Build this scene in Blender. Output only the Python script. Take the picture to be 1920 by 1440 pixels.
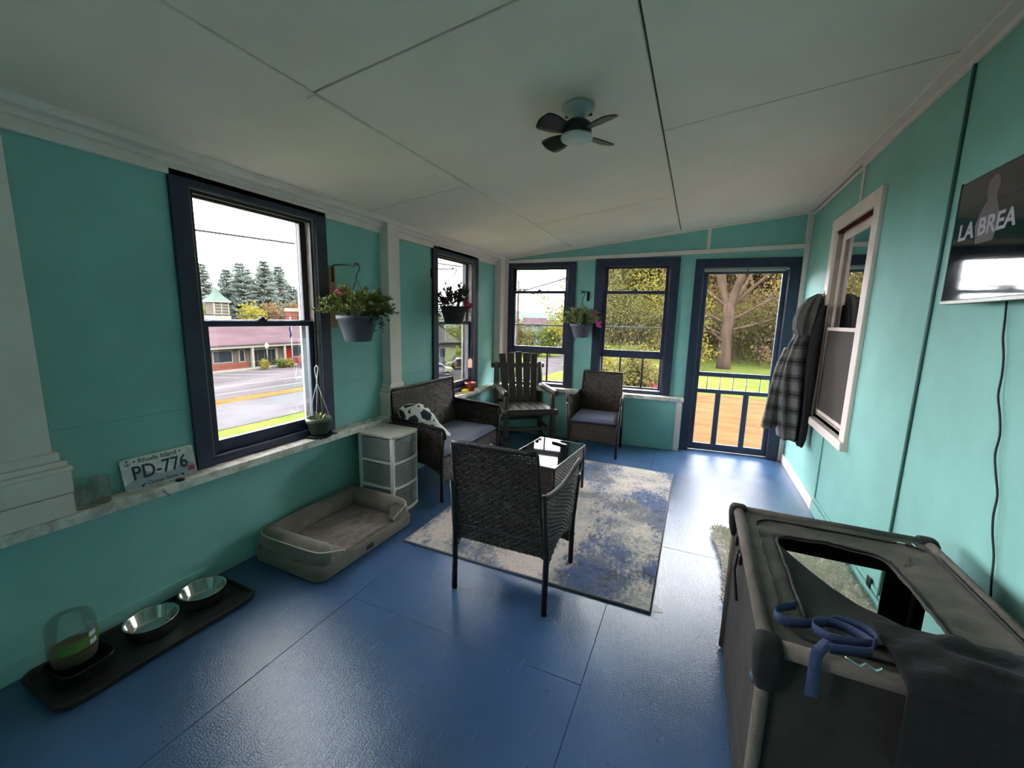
import bpy, bmesh, math, random
from mathutils import Vector, Matrix, noise
random.seed(7)
sc = bpy.context.scene
for o in list(bpy.data.objects): bpy.data.objects.remove(o)
C = sc.collection
PI = math.pi

# ------------------------------------------------------------------ camera
cam_d = bpy.data.cameras.new('camera'); cam = bpy.data.objects.new('camera', cam_d); C.objects.link(cam)
cam_d.sensor_width = 36; cam_d.lens = 36*772/1920; cam_d.clip_start = .02; cam_d.clip_end = 1000
right = Vector((0.9130, 0.4072, 0.0227)).normalized()
fwd = Vector((-0.3989, 0.9031, -0.1590)).normalized()
up = right.cross(fwd).normalized(); right = fwd.cross(up)
m = Matrix.Identity(4)
for i in range(3):
    m[i][0] = right[i]; m[i][1] = up[i]; m[i][2] = -fwd[i]
m[0][3], m[1][3], m[2][3] = 2.405, 0, 1.5
cam.matrix_world = m
sc.camera = cam

# ------------------------------------------------------------------ sky and exposure
w = bpy.data.worlds.new('overcast_sky'); sc.world = w; w.use_nodes = True
nt = w.node_tree; bg = nt.nodes['Background']
bg.inputs[1].default_value = 4.6
tc = nt.nodes.new('ShaderNodeTexCoord'); nz = nt.nodes.new('ShaderNodeTexNoise'); nz.inputs['Scale'].default_value = 2.2
nz.inputs['Detail'].default_value = 4
cr = nt.nodes.new('ShaderNodeValToRGB')
cr.color_ramp.elements[0].position = .3; cr.color_ramp.elements[0].color = (.80, .83, .90, 1)
cr.color_ramp.elements[1].position = .7; cr.color_ramp.elements[1].color = (1.0, 1.0, 1.0, 1)
nt.links.new(tc.outputs['Generated'], nz.inputs['Vector']); nt.links.new(nz.outputs['Fac'], cr.inputs[0]); nt.links.new(cr.outputs[0], bg.inputs[0])
sc.view_settings.view_transform = 'Standard'; sc.view_settings.look = 'None'
sc.view_settings.gamma = 1; sc.view_settings.use_curve_mapping = False
sc.view_settings.exposure = 2.72
sc.cycles.max_bounces = 10; sc.cycles.diffuse_bounces = 7; sc.cycles.glossy_bounces = 4
sc.cycles.transparent_max_bounces = 14; sc.cycles.sample_clamp_indirect = 8

# ------------------------------------------------------------------ helpers
class MB:
    """collects geometry for ONE mesh object"""
    def __init__(s): s.v = []; s.f = []; s.sm = []; s.M = Matrix.Identity(4)
    def p(s, *c): s.v.append(s.M @ Vector(c)); return len(s.v)-1
    def face(s, idx, smooth=False): s.f.append(tuple(idx)); s.sm.append(smooth)
    def box(s, x0, y0, z0, x1, y1, z1):
        a = [s.p(x, y, z) for z in (z0, z1) for y in (y0, y1) for x in (x0, x1)]
        for q in ((0,2,3,1),(4,5,7,6),(0,1,5,4),(2,6,7,3),(0,4,6,2),(1,3,7,5)): s.face([a[i] for i in q])
        return s
    def hexa(s, pts):
        a = [s.p(*q) for q in pts]
        for q in ((0,2,3,1),(4,5,7,6),(0,1,5,4),(2,6,7,3),(0,4,6,2),(1,3,7,5)): s.face([a[i] for i in q])
        return s
    def tube(s, pts, r, n=8, cap=True, closed=False, sx=1.0):
        pts = [Vector(q) for q in pts]; N = len(pts)
        R = r if isinstance(r, (list, tuple)) else [r]*N
        t0 = (pts[1]-pts[0]).normalized()
        ref = Vector((0,0,1)) if abs(t0.z) < .9 else Vector((1,0,0))
        u = t0.cross(ref).normalized(); rings = []
        for i, q in enumerate(pts):
            if closed: t = (pts[(i+1) % N]-pts[i-1])
            else: t = pts[min(i+1, N-1)]-pts[max(i-1, 0)]
            if t.length < 1e-9: t = t0
            t.normalize(); u = (u - t*u.dot(t))
            u = u.normalized() if u.length > 1e-6 else t.orthogonal().normalized()
            w_ = t.cross(u)
            rings.append([s.p(*(q + (u*math.cos(a)*sx + w_*math.sin(a))*R[i])) for a in [2*PI*k/n for k in range(n)]])
        for i in range(N if closed else N-1):
            A = rings[i]; B = rings[(i+1) % N]
            for k in range(n): s.face((A[k], A[(k+1) % n], B[(k+1) % n], B[k]), True)
        if cap and not closed: s.face(rings[0][::-1]); s.face(rings[-1])
        return s
    def cyl(s, p0, p1, r0, r1=None, n=12, cap=True): return s.tube([p0, p1], [r0, r0 if r1 is None else r1], n, cap)
    def lathe(s, prof, n=24, c=(0,0,0), cap0=True, cap1=True):
        rings = [[s.p(c[0]+r*math.cos(2*PI*k/n), c[1]+r*math.sin(2*PI*k/n), c[2]+z) for k in range(n)] for r, z in prof]
        for A, B in zip(rings, rings[1:]):
            for k in range(n): s.face((A[k], A[(k+1) % n], B[(k+1) % n], B[k]), True)
        if cap0: s.face(rings[0][::-1])
        if cap1: s.face(rings[-1])
        return s
    def grid(s, fn, nu, nv, cu=False, smooth=True, flip=False):
        I = [[s.p(*fn(i/nu, j/nv)) for i in range(nu + (0 if cu else 1))] for j in range(nv+1)]
        n = len(I[0])
        for j in range(nv):
            for i in range(nu):
                q = (I[j][i], I[j][(i+1) % n], I[j+1][(i+1) % n], I[j+1][i])
                s.face(q[::-1] if flip else q, smooth)
        return I
    def loft(s, rings, smooth=True, cap=True):
        I = [[s.p(*q) for q in r] for r in rings]; n = len(I[0])
        for A, B in zip(I, I[1:]):
            for k in range(n): s.face((A[k], A[(k+1) % n], B[(k+1) % n], B[k]), smooth)
        if cap: s.face(I[0][::-1], smooth); s.face(I[-1], smooth)
        return s
    def prism(s, poly, ax, a, b):
        def P(q, t):
            return {'x': (t, q[0], q[1]), 'y': (q[0], t, q[1]), 'z': (q[0], q[1], t)}[ax]
        A = [s.p(*P(q, a)) for q in poly]; B = [s.p(*P(q, b)) for q in poly]; n = len(poly)
        for k in range(n): s.face((A[k], A[(k+1) % n], B[(k+1) % n], B[k]))
        s.face(A[::-1]); s.face(B); return s
    def leaf(s, p, d, nrm, L, W, fold=.25):
        p = Vector(p); d = Vector(d).normalized(); sd = d.cross(Vector(nrm))
        sd = sd.normalized() if sd.length > 1e-4 else d.orthogonal().normalized()
        nn = sd.cross(d)
        a = s.p(*p); b = s.p(*(p+d*L*.5+sd*W*.5+nn*W*fold)); c = s.p(*(p+d*L)); e = s.p(*(p+d*L*.5-sd*W*.5+nn*W*fold))
        s.face((a, b, c)); s.face((a, c, e))
    def build(s, name, mat, parent=None, bevel=0, matrix=None, subsurf=0, bseg=2):
        me = bpy.data.meshes.new(name); me.from_pydata([tuple(q) for q in s.v], [], s.f); me.update()
        me.polygons.foreach_set('use_smooth', s.sm)
        if mat: me.materials.append(mat if not isinstance(mat, str) else MAT[mat])
        o = bpy.data.objects.new(name, me); C.objects.link(o)
        if bevel:
            b = o.modifiers.new('bevel', 'BEVEL'); b.width = bevel; b.segments = bseg; b.limit_method = 'ANGLE'; b.angle_limit = .7
        if subsurf:
            b = o.modifiers.new('sub', 'SUBSURF'); b.levels = subsurf; b.render_levels = subsurf
        if matrix is not None: o.matrix_world = matrix
        if parent: o.parent = parent
        return o

def tag(o, label=None, cat=None, group=None, kind=None):
    if label: o['label'] = label
    if cat: o['category'] = cat
    if group: o['group'] = group
    if kind: o['kind'] = kind
    return o
def thing(name, label, cat, loc=(0,0,0), rz=0, group=None, kind=None):
    o = bpy.data.objects.new(name, None); C.objects.link(o); o.empty_display_size = .1
    o.location = loc; o.rotation_euler = (0, 0, rz)
    return tag(o, label, cat, group, kind)
def dup(o, loc=None, rz=None, label=None, group=None, scale=None):
    c = o.copy(); C.objects.link(c)
    if loc is not None: c.location = loc
    if rz is not None: c.rotation_euler = (0, 0, rz)
    if scale is not None: c.scale = scale if isinstance(scale, tuple) else (scale,)*3
    if label: c['label'] = label
    if group: c['group'] = group
    for ch in list(o.children):
        d = ch.copy(); C.objects.link(d); d.parent = c
        for g in list(ch.children):
            e = g.copy(); C.objects.link(e); e.parent = d
    return c
def struct(o, label): return tag(o, label, kind='structure')
def B(*a): return MB().box(*a)
def smooth01(t): t = max(0, min(1, t)); return t*t*(3-2*t)

# ------------------------------------------------------------------ materials
MAT = {}
def srgb(r, g, b):
    f = lambda c: ((c/255)/12.92 if c/255 <= .04045 else ((c/255+.055)/1.055)**2.4)
    return (f(r), f(g), f(b), 1)
def mat(name, col, rough=.5, metal=0, var=0, vscale=6, bump=0, bscale=40, stretch=(1,1,1), col2=None, spec=.5, coat=0, trans=0, ior=1.45, alpha=1, sheen=0, emit=None, emits=0, ramp=(.35,.65), rvar=0, detail=5):
    m = bpy.data.materials.new(name); m.use_nodes = True; n = m.node_tree.nodes; l = m.node_tree.links
    b = n['Principled BSDF']
    b.inputs['Base Color'].default_value = col; b.inputs['Roughness'].default_value = rough; b.inputs['Metallic'].default_value = metal
    b.inputs['Specular IOR Level'].default_value = spec; b.inputs['Coat Weight'].default_value = coat
    b.inputs['Transmission Weight'].default_value = trans; b.inputs['IOR'].default_value = ior; b.inputs['Alpha'].default_value = alpha
    b.inputs['Sheen Weight'].default_value = sheen
    if emit: b.inputs['Emission Color'].default_value = emit; b.inputs['Emission Strength'].default_value = emits
    if var or col2 or bump or rvar:
        t = n.new('ShaderNodeTexCoord'); mp = n.new('ShaderNodeMapping'); mp.inputs['Scale'].default_value = stretch
        l.new(t.outputs['Object'], mp.inputs['Vector'])
    if var or col2 or rvar:
        z = n.new('ShaderNodeTexNoise'); z.inputs['Scale'].default_value = vscale; z.inputs['Detail'].default_value = detail; z.inputs['Roughness'].default_value = .6
        l.new(mp.outputs[0], z.inputs['Vector'])
        r = n.new('ShaderNodeValToRGB'); r.color_ramp.elements[0].position = ramp[0]; r.color_ramp.elements[1].position = ramp[1]
        c2 = col2 or tuple(min(1, c*(1+var)) for c in col[:3])+(1,)
        c1 = col if col2 else tuple(c*(1-var) for c in col[:3])+(1,)
        r.color_ramp.elements[0].color = c1; r.color_ramp.elements[1].color = c2
        l.new(z.outputs['Fac'], r.inputs[0]); l.new(r.outputs[0], b.inputs['Base Color'])
        if rvar:
            mm = n.new('ShaderNodeMath'); mm.operation = 'MULTIPLY_ADD'; mm.inputs[1].default_value = rvar; mm.inputs[2].default_value = rough-rvar*.5
            l.new(z.outputs['Fac'], mm.inputs[0]); l.new(mm.outputs[0], b.inputs['Roughness'])
    if bump:
        z2 = n.new('ShaderNodeTexNoise'); z2.inputs['Scale'].default_value = bscale; z2.inputs['Detail'].default_value = 4
        l.new(mp.outputs[0], z2.inputs['Vector'])
        bp = n.new('ShaderNodeBump'); bp.inputs['Strength'].default_value = bump; bp.inputs['Distance'].default_value = .01
        l.new(z2.outputs['Fac'], bp.inputs['Height']); l.new(bp.outputs[0], b.inputs['Normal'])
    MAT[name] = m; return m

TEAL = srgb(136, 190, 182)
mat('teal', TEAL, .62, var=.06, vscale=3, bump=.12, bscale=160)
mat('dark_strip', srgb(44, 92, 84), .6, var=.06)
mat('white', srgb(234, 212, 204), .5, var=.08, vscale=5, bump=.15, bscale=40, col2=srgb(240, 224, 216))
mat('white_worn', srgb(186, 176, 166), .55, col2=srgb(230, 222, 212), vscale=14, bump=.25, bscale=60, ramp=(.38, .55))
mat('ceiling', srgb(242, 224, 208), .8, var=.05, vscale=1.3, bump=.08, bscale=220)
mat('seam', srgb(96, 100, 92), .9)
mat('floor_gap', srgb(40, 56, 80), .9)
mat('navy', srgb(45, 50, 72), .42, var=.15, vscale=8, bump=.15, bscale=50)
mat('navy_grey', srgb(62, 70, 88), .45, var=.12, vscale=10, bump=.15, bscale=60)
mat('jamb', srgb(164, 150, 134), .6, var=.2, vscale=14)
mat('dark_rail', srgb(50, 46, 54), .5, var=.1)
mat('storm_metal', srgb(120, 122, 120), .4, metal=.5)
mat('black', srgb(18, 18, 19), .5)
mat('black_gloss', srgb(12, 12, 13), .12)
mat('black_rubber', srgb(22, 22, 22), .42, bump=.1, bscale=80)
mat('iron', srgb(22, 24, 24), .38, metal=.3)
mat('steel', (.62, .62, .60, 1), .16, metal=1, bump=.02, bscale=30)
mat('chrome', (.7, .7, .7, 1), .12, metal=1)
mat('wicker', srgb(80, 69, 64), .34, var=.25, vscale=60)
mat('wicker_frame', srgb(38, 32, 30), .5, var=.2, vscale=80, bump=.5, bscale=160)
mat('chair_leg', srgb(30, 26, 25), .45)
mat('cushion', srgb(84, 88, 112), .85, var=.08, vscale=30, bump=.2, bscale=300, sheen=.2)
mat('cushion_dark', srgb(78, 82, 106), .85, var=.08, vscale=30, bump=.2, bscale=300, sheen=.2)
mat('rocker_wood', srgb(60, 52, 46), .5, var=.3, vscale=10, stretch=(1,1,.25), bump=.3, bscale=30)
mat('rocker_log', srgb(66, 57, 50), .45, var=.3, vscale=14, bump=.3, bscale=24)
mat('raw_wood', srgb(176, 140, 104), .6, var=.14, vscale=10, stretch=(1,1,.2))
mat('pot_grey', srgb(84, 88, 98), .6, var=.08, vscale=20, bump=.1, bscale=120)
mat('pot_black', srgb(30, 30, 32), .5)
mat('pot_green', srgb(72, 84, 68), .5, var=.1)
mat('pot_red', srgb(150, 54, 34), .3, coat=.4)
mat('soil', srgb(48, 36, 28), .95, bump=.6, bscale=90)
mat('leaf', srgb(88, 98, 48), .5, var=.3, vscale=40, col2=srgb(146, 150, 84), spec=.4)
mat('leaf_dark', srgb(58, 62, 44), .5, col2=srgb(84, 84, 60), vscale=30)
mat('leaf_pale', srgb(120, 132, 84), .55, col2=srgb(166, 172, 124), vscale=40)
mat('flower_pink', srgb(222, 96, 158), .5)
mat('flower_red', srgb(206, 44, 72), .5)
mat('plastic_white', srgb(238, 234, 228), .35, var=.05, vscale=8)
mat('plastic_clear', srgb(168, 170, 166), .25, alpha=.5, bump=.1, bscale=20)
mat('drawer_stuff', srgb(150, 142, 130), .8, col2=srgb(92, 84, 76), vscale=9)
mat('plastic_box_top', srgb(196, 192, 180), .35, col2=srgb(170, 164, 148), vscale=7)
mat('bed', srgb(124, 114, 102), .95, var=.12, vscale=12, bump=.35, bscale=120, sheen=.3)
mat('bed_mat', srgb(134, 120, 106), .95, col2=srgb(106, 92, 80), vscale=16, bump=.6, bscale=60, sheen=.3)
mat('piping', srgb(206, 200, 188), .8)
mat('label_dark', srgb(60, 56, 52), .8)
mat('shag', srgb(200, 194, 178), .95, col2=srgb(232, 226, 212), vscale=30)
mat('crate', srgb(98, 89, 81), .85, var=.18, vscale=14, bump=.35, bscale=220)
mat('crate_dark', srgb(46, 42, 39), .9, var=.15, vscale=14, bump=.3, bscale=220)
mat('crate_black', srgb(24, 23, 23), .85, bump=.2, bscale=200)
mat('strap', srgb(20, 20, 21), .6)
mat('leash', srgb(54, 64, 100), .7, bump=.4, bscale=260)
mat('cow_white', srgb(222, 218, 210), .9)
mat('rubber_mat', srgb(34, 31, 30), .5, bump=.08, bscale=60)
mat('tag_paper', srgb(226, 228, 232), .7)
mat('label_green', srgb(92, 128, 54), .6)
mat('kibble', srgb(96, 78, 50), .9, bump=.8, bscale=80)
mat('tv_bezel', srgb(20, 20, 21), .35)
mat('tv_edge', srgb(150, 148, 142), .35, metal=.4)
mat('screen_text', srgb(70, 70, 76), .5, emit=(.30, .30, .34, 1), emits=.05)
mat('screen_figure', srgb(40, 37, 38), .6, emit=(.10, .08, .08, 1), emits=.05)
mat('jacket_black', srgb(26, 25, 27), .95, bump=.5, bscale=60)
mat('yellow', srgb(236, 204, 40), .5)
mat('stone', srgb(170, 160, 146), .8, var=.2, vscale=40)
mat('tag_pink', srgb(226, 176, 150), .7)
mat('wire_white', srgb(190, 190, 184), .5)
mat('cord', srgb(20, 26, 34), .5)
mat('fan_white', srgb(172, 176, 172), .45)
mat('fan_light', srgb(206, 204, 200), .35)
mat('plate', srgb(224, 222, 214), .4, col2=srgb(200, 200, 200), vscale=9, ramp=(.48, .52))
mat('plate_wave', srgb(160, 166, 174), .45)
mat('plate_text', srgb(40, 46, 62), .5)
mat('plate_red', srgb(176, 66, 54), .5)
mat('brown_screen', srgb(74, 66, 60), .9, bump=.1, bscale=300)
mat('backing_dark', srgb(36, 36, 34), .9)
mat('curtain', srgb(84, 80, 74), .9, var=.15, vscale=3)
mat('roller', srgb(196, 194, 184), .7)
mat('fan_black', srgb(20, 19, 20), .35)
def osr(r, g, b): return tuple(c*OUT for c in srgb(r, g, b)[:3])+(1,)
def foliage(name, c1, c2, sc_):
    m = bpy.data.materials.new(name); m.use_nodes = True; n = m.node_tree.nodes; l = m.node_tree.links; n.remove(n['Principled BSDF'])
    t = n.new('ShaderNodeTexCoord'); z = n.new('ShaderNodeTexNoise'); z.inputs['Scale'].default_value = sc_; z.inputs['Detail'].default_value = 6
    r = n.new('ShaderNodeValToRGB'); r.color_ramp.elements[0].position = .35; r.color_ramp.elements[1].position = .65; r.color_ramp.elements[0].color = c1; r.color_ramp.elements[1].color = c2
    d = n.new('ShaderNodeBsdfDiffuse'); tr = n.new('ShaderNodeBsdfTranslucent'); mx = n.new('ShaderNodeMixShader'); mx.inputs[0].default_value = .45
    l.new(t.outputs['Object'], z.inputs['Vector']); l.new(z.outputs['Fac'], r.inputs[0]); l.new(r.outputs[0], d.inputs[0]); l.new(r.outputs[0], tr.inputs[0])
    l.new(d.outputs[0], mx.inputs[1]); l.new(tr.outputs[0], mx.inputs[2]); l.new(mx.outputs[0], n['Material Output'].inputs[0]); MAT[name] = m
def fsr(r, g, b): return tuple(c*.22 for c in srgb(r, g, b)[:3])+(1,)  # foliage colours dimmed too, to hold under the high exposure
OUT = .19      # outdoor colours darkened below real reflectance so daylight does not blow out
# outside
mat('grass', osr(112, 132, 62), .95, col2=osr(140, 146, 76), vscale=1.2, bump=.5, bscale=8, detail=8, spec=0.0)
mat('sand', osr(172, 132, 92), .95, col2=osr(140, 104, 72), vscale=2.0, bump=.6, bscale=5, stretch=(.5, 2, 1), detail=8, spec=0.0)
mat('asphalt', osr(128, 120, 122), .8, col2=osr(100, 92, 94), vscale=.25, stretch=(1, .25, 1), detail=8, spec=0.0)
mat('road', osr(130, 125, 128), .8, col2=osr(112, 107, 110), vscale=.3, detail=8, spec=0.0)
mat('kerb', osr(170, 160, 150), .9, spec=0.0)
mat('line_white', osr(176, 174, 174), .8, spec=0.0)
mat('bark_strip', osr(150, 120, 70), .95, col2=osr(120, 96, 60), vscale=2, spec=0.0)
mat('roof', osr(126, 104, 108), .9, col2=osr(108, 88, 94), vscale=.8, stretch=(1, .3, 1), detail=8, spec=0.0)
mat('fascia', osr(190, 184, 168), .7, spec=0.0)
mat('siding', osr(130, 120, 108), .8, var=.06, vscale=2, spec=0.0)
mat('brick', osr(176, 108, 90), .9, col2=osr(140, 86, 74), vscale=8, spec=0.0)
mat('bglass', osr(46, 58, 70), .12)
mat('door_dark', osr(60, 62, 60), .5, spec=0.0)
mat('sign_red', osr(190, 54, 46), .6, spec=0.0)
foliage('conifer', fsr(164, 178, 168), fsr(192, 202, 190), 0.5)  # pale tone puts haze and glare into the needles' colour
foliage('foliage_green', fsr(112, 128, 66), fsr(148, 156, 86), 1)
foliage('foliage_yellow', fsr(166, 158, 66), fsr(190, 174, 84), 1)
foliage('foliage_olive', fsr(128, 124, 76), fsr(156, 148, 90), 1)
foliage('foliage_brown', fsr(150, 118, 84), fsr(172, 138, 98), 1)
foliage('foliage_red', fsr(176, 52, 74), fsr(196, 92, 98), 2)
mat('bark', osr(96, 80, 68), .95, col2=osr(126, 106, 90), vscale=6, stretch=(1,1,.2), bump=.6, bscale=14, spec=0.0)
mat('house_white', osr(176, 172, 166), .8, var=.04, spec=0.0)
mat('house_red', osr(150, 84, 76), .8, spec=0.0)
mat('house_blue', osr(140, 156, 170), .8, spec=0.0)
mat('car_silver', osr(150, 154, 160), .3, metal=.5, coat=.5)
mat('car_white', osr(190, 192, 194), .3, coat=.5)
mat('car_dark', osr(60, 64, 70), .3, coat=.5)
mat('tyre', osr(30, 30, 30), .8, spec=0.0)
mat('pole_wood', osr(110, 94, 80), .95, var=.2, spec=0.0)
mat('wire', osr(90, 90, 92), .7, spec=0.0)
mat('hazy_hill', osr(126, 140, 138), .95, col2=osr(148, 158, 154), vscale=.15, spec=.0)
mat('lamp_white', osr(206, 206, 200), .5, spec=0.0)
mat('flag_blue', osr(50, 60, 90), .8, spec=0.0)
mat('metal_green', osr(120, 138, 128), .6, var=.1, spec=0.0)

def glass_mat(name, tint=(1,1,1,1), refl=1.0, rough=.0, body=0, bodycol=(.5,.5,.5,1)):
    m = bpy.data.materials.new(name); m.use_nodes = True; n = m.node_tree.nodes; l = m.node_tree.links
    for q in list(n):
        if q.type != 'OUTPUT_MATERIAL': n.remove(q)
    out = n['Material Output']
    t = n.new('ShaderNodeBsdfTransparent'); t.inputs[0].default_value = tint
    g = n.new('ShaderNodeBsdfGlossy'); g.inputs['Roughness'].default_value = rough
    fr = n.new('ShaderNodeFresnel'); fr.inputs[0].default_value = 1.5
    mx = n.new('ShaderNodeMixShader'); sc_ = n.new('ShaderNodeMath'); sc_.operation = 'MULTIPLY'; sc_.inputs[1].default_value = refl
    l.new(fr.outputs[0], sc_.inputs[0]); l.new(sc_.outputs[0], mx.inputs[0]); l.new(t.outputs[0], mx.inputs[1]); l.new(g.outputs[0], mx.inputs[2])
    last = mx
    if body:
        d = n.new('ShaderNodeBsdfDiffuse'); d.inputs[0].default_value = bodycol
        m2 = n.new('ShaderNodeMixShader'); m2.inputs[0].default_value = body
        l.new(mx.outputs[0], m2.inputs[1]); l.new(d.outputs[0], m2.inputs[2]); last = m2
    l.new(last.outputs[0], out.inputs[0]); MAT[name] = m
glass_mat('glass', (.97, .98, .98, 1), .8)
glass_mat('glass_mirror', (.60, .60, .58, 1), 2.4)
glass_mat('drink_glass', (.985, .99, .985, 1), .55, .02, body=.05, bodycol=(.9, .92, .9, 1))
glass_mat('jar_clear', (.98, .99, .98, 1), .5, .05, body=.03, bodycol=(.7, .75, .7, 1))
glass_mat('insect_screen', (.96, .96, .96, 1), .1, .4, body=.10, bodycol=(.10, .10, .10, 1))

def floor_mat():
    m = mat('floor_blue', srgb(54, 84, 132), .2, spec=1.0); n = m.node_tree.nodes; l = m.node_tree.links; b = n['Principled BSDF']
    t = n.new('ShaderNodeTexCoord')
    def nz(scale, st=(1,1,1), det=6, rot=0):
        mp = n.new('ShaderNodeMapping'); mp.inputs['Scale'].default_value = st; mp.inputs['Rotation'].default_value = (0, 0, rot)
        z = n.new('ShaderNodeTexNoise'); z.inputs['Scale'].default_value = scale; z.inputs['Detail'].default_value = det
        l.new(t.outputs['Object'], mp.inputs[0]); l.new(mp.outputs[0], z.inputs['Vector']); return z
    a = nz(1.6); r = n.new('ShaderNodeValToRGB')
    r.color_ramp.elements[0].position = .3; r.color_ramp.elements[0].color = srgb(58, 84, 118)
    r.color_ramp.elements[1].position = .7; r.color_ramp.elements[1].color = srgb(72, 102, 144)
    l.new(a.outputs['Fac'], r.inputs[0])
    # pale scuffs with shapes of their own
    s = nz(12, (4, .5, 1), 10, .35); rs = n.new('ShaderNodeValToRGB')
    rs.color_ramp.elements[0].position = .655; rs.color_ramp.elements[0].color = (0, 0, 0, 1); rs.color_ramp.elements[1].position = .78; rs.color_ramp.elements[1].color = (.38, .38, .38, 1)
    l.new(s.outputs['Fac'], rs.inputs[0])
    mx = n.new('ShaderNodeMixRGB'); mx.inputs[2].default_value = srgb(120, 140, 166)
    l.new(rs.outputs[0], mx.inputs[0]); l.new(r.outputs[0], mx.inputs[1])
    d = nz(46, (1, 1, 1), 3); rd = n.new('ShaderNodeValToRGB')
    rd.color_ramp.elements[0].position = .70; rd.color_ramp.elements[0].color = (0, 0, 0, 1); rd.color_ramp.elements[1].position = .73; rd.color_ramp.elements[1].color = (.8, .8, .8, 1)
    l.new(d.outputs['Fac'], rd.inputs[0])
    m3 = n.new('ShaderNodeMixRGB'); m3.inputs[2].default_value = srgb(34, 46, 66)
    l.new(rd.outputs[0], m3.inputs[0]); l.new(mx.outputs[0], m3.inputs[1]); l.new(m3.outputs[0], b.inputs['Base Color'])
    g1 = nz(34, (7, .45, 1), 8, .06); g2 = nz(150, (1, 1, 1), 4)
    ad = n.new('ShaderNodeMath'); ad.operation = 'ADD'; l.new(g1.outputs['Fac'], ad.inputs[0]); l.new(g2.outputs['Fac'], ad.inputs[1])
    bp = n.new('ShaderNodeBump'); bp.inputs['Strength'].default_value = .30; bp.inputs['Distance'].default_value = .004
    l.new(ad.outputs[0], bp.inputs['Height']); l.new(bp.outputs[0], b.inputs['Normal'])
    rr = n.new('ShaderNodeMath'); rr.operation = 'MULTIPLY_ADD'; rr.inputs[1].default_value = .16; rr.inputs[2].default_value = .12
    l.new(a.outputs['Fac'], rr.inputs[0]); l.new(rr.outputs[0], b.inputs['Roughness'])
floor_mat()

def rug_mat():
    m = mat('rug', srgb(190, 172, 162), .95, sheen=.2); n = m.node_tree.nodes; l = m.node_tree.links; b = n['Principled BSDF']
    t = n.new('ShaderNodeTexCoord')
    def nz(scale, st, det=8, rough=.75, off=0):
        mp = n.new('ShaderNodeMapping'); mp.inputs['Scale'].default_value = st; mp.inputs['Location'].default_value = (off, off*.7, 0)
        z = n.new('ShaderNodeTexNoise'); z.inputs['Scale'].default_value = scale; z.inputs['Detail'].default_value = det; z.inputs['Roughness'].default_value = rough
        l.new(t.outputs['Object'], mp.inputs[0]); l.new(mp.outputs[0], z.inputs['Vector']); return z
    def ramp(src, els):
        r = n.new('ShaderNodeValToRGB'); e = r.color_ramp.elements
        e[0].position, e[0].color = els[0]; e[1].position, e[1].color = els[-1]
        for p_, c_ in els[1:-1]:
            q = e.new(p_); q.color = c_
        l.new(src, r.inputs[0]); return r
    base = ramp(nz(2.6, (1,1,1), 8, .7).outputs['Fac'], [(.3, srgb(222, 198, 188)), (.5, srgb(208, 194, 182)), (.6, srgb(176, 170, 166)), (.75, srgb(218, 184, 178))])
    k = n.new('ShaderNodeMath'); k.operation = 'ADD'
    big = nz(2.3, (1.3, .8, 1), 3, .5, 3.1); fine = nz(30, (1.5, .7, 1), 8, .95, 1)
    s2 = n.new('ShaderNodeMath'); s2.operation = 'MULTIPLY'; s2.inputs[1].default_value = 1.25
    l.new(fine.outputs['Fac'], s2.inputs[0]); l.new(big.outputs['Fac'], k.inputs[0]); l.new(s2.outputs[0], k.inputs[1])
    kk = n.new('ShaderNodeMath'); kk.operation = 'MULTIPLY'; kk.inputs[1].default_value = .5; l.new(k.outputs[0], kk.inputs[0])
    mask = ramp(kk.outputs[0], [(.548, (0,0,0,1)), (.60, (1,1,1,1))])
    dark = ramp(nz(5, (1,1,1), 5, .6, 7).outputs['Fac'], [(.35, srgb(36, 46, 74)), (.5, srgb(70, 92, 140)), (.65, srgb(44, 52, 76))])
    mx = n.new('ShaderNodeMixRGB'); l.new(mask.outputs[0], mx.inputs[0]); l.new(base.outputs[0], mx.inputs[1]); l.new(dark.outputs[0], mx.inputs[2])
    k2 = n.new('ShaderNodeMath'); k2.operation = 'ADD'
    b2 = nz(3.0, (.8, 1.2, 1), 3, .5, 9); f2 = nz(44, (1, 1.6, 1), 5, .8, 4); s3 = n.new('ShaderNodeMath'); s3.operation = 'MULTIPLY'; s3.inputs[1].default_value = 1.2
    l.new(f2.outputs['Fac'], s3.inputs[0]); l.new(b2.outputs['Fac'], k2.inputs[0]); l.new(s3.outputs[0], k2.inputs[1])
    k3 = n.new('ShaderNodeMath'); k3.operation = 'MULTIPLY'; k3.inputs[1].default_value = .5; l.new(k2.outputs[0], k3.inputs[0])
    gm = ramp(k3.outputs[0], [(.555, (0,0,0,1)), (.63, (.85,.85,.85,1))])
    m2 = n.new('ShaderNodeMixRGB'); m2.inputs[2].default_value = srgb(112, 112, 120)
    l.new(gm.outputs[0], m2.inputs[0]); l.new(mx.outputs[0], m2.inputs[1]); l.new(m2.outputs[0], b.inputs['Base Color'])
    bp = n.new('ShaderNodeBump'); bp.inputs['Strength'].default_value = .4; bp.inputs['Distance'].default_value = .004
    z = nz(260, (1,1,1), 2); l.new(z.outputs['Fac'], bp.inputs['Height']); l.new(bp.outputs[0], b.inputs['Normal'])
rug_mat()

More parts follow.
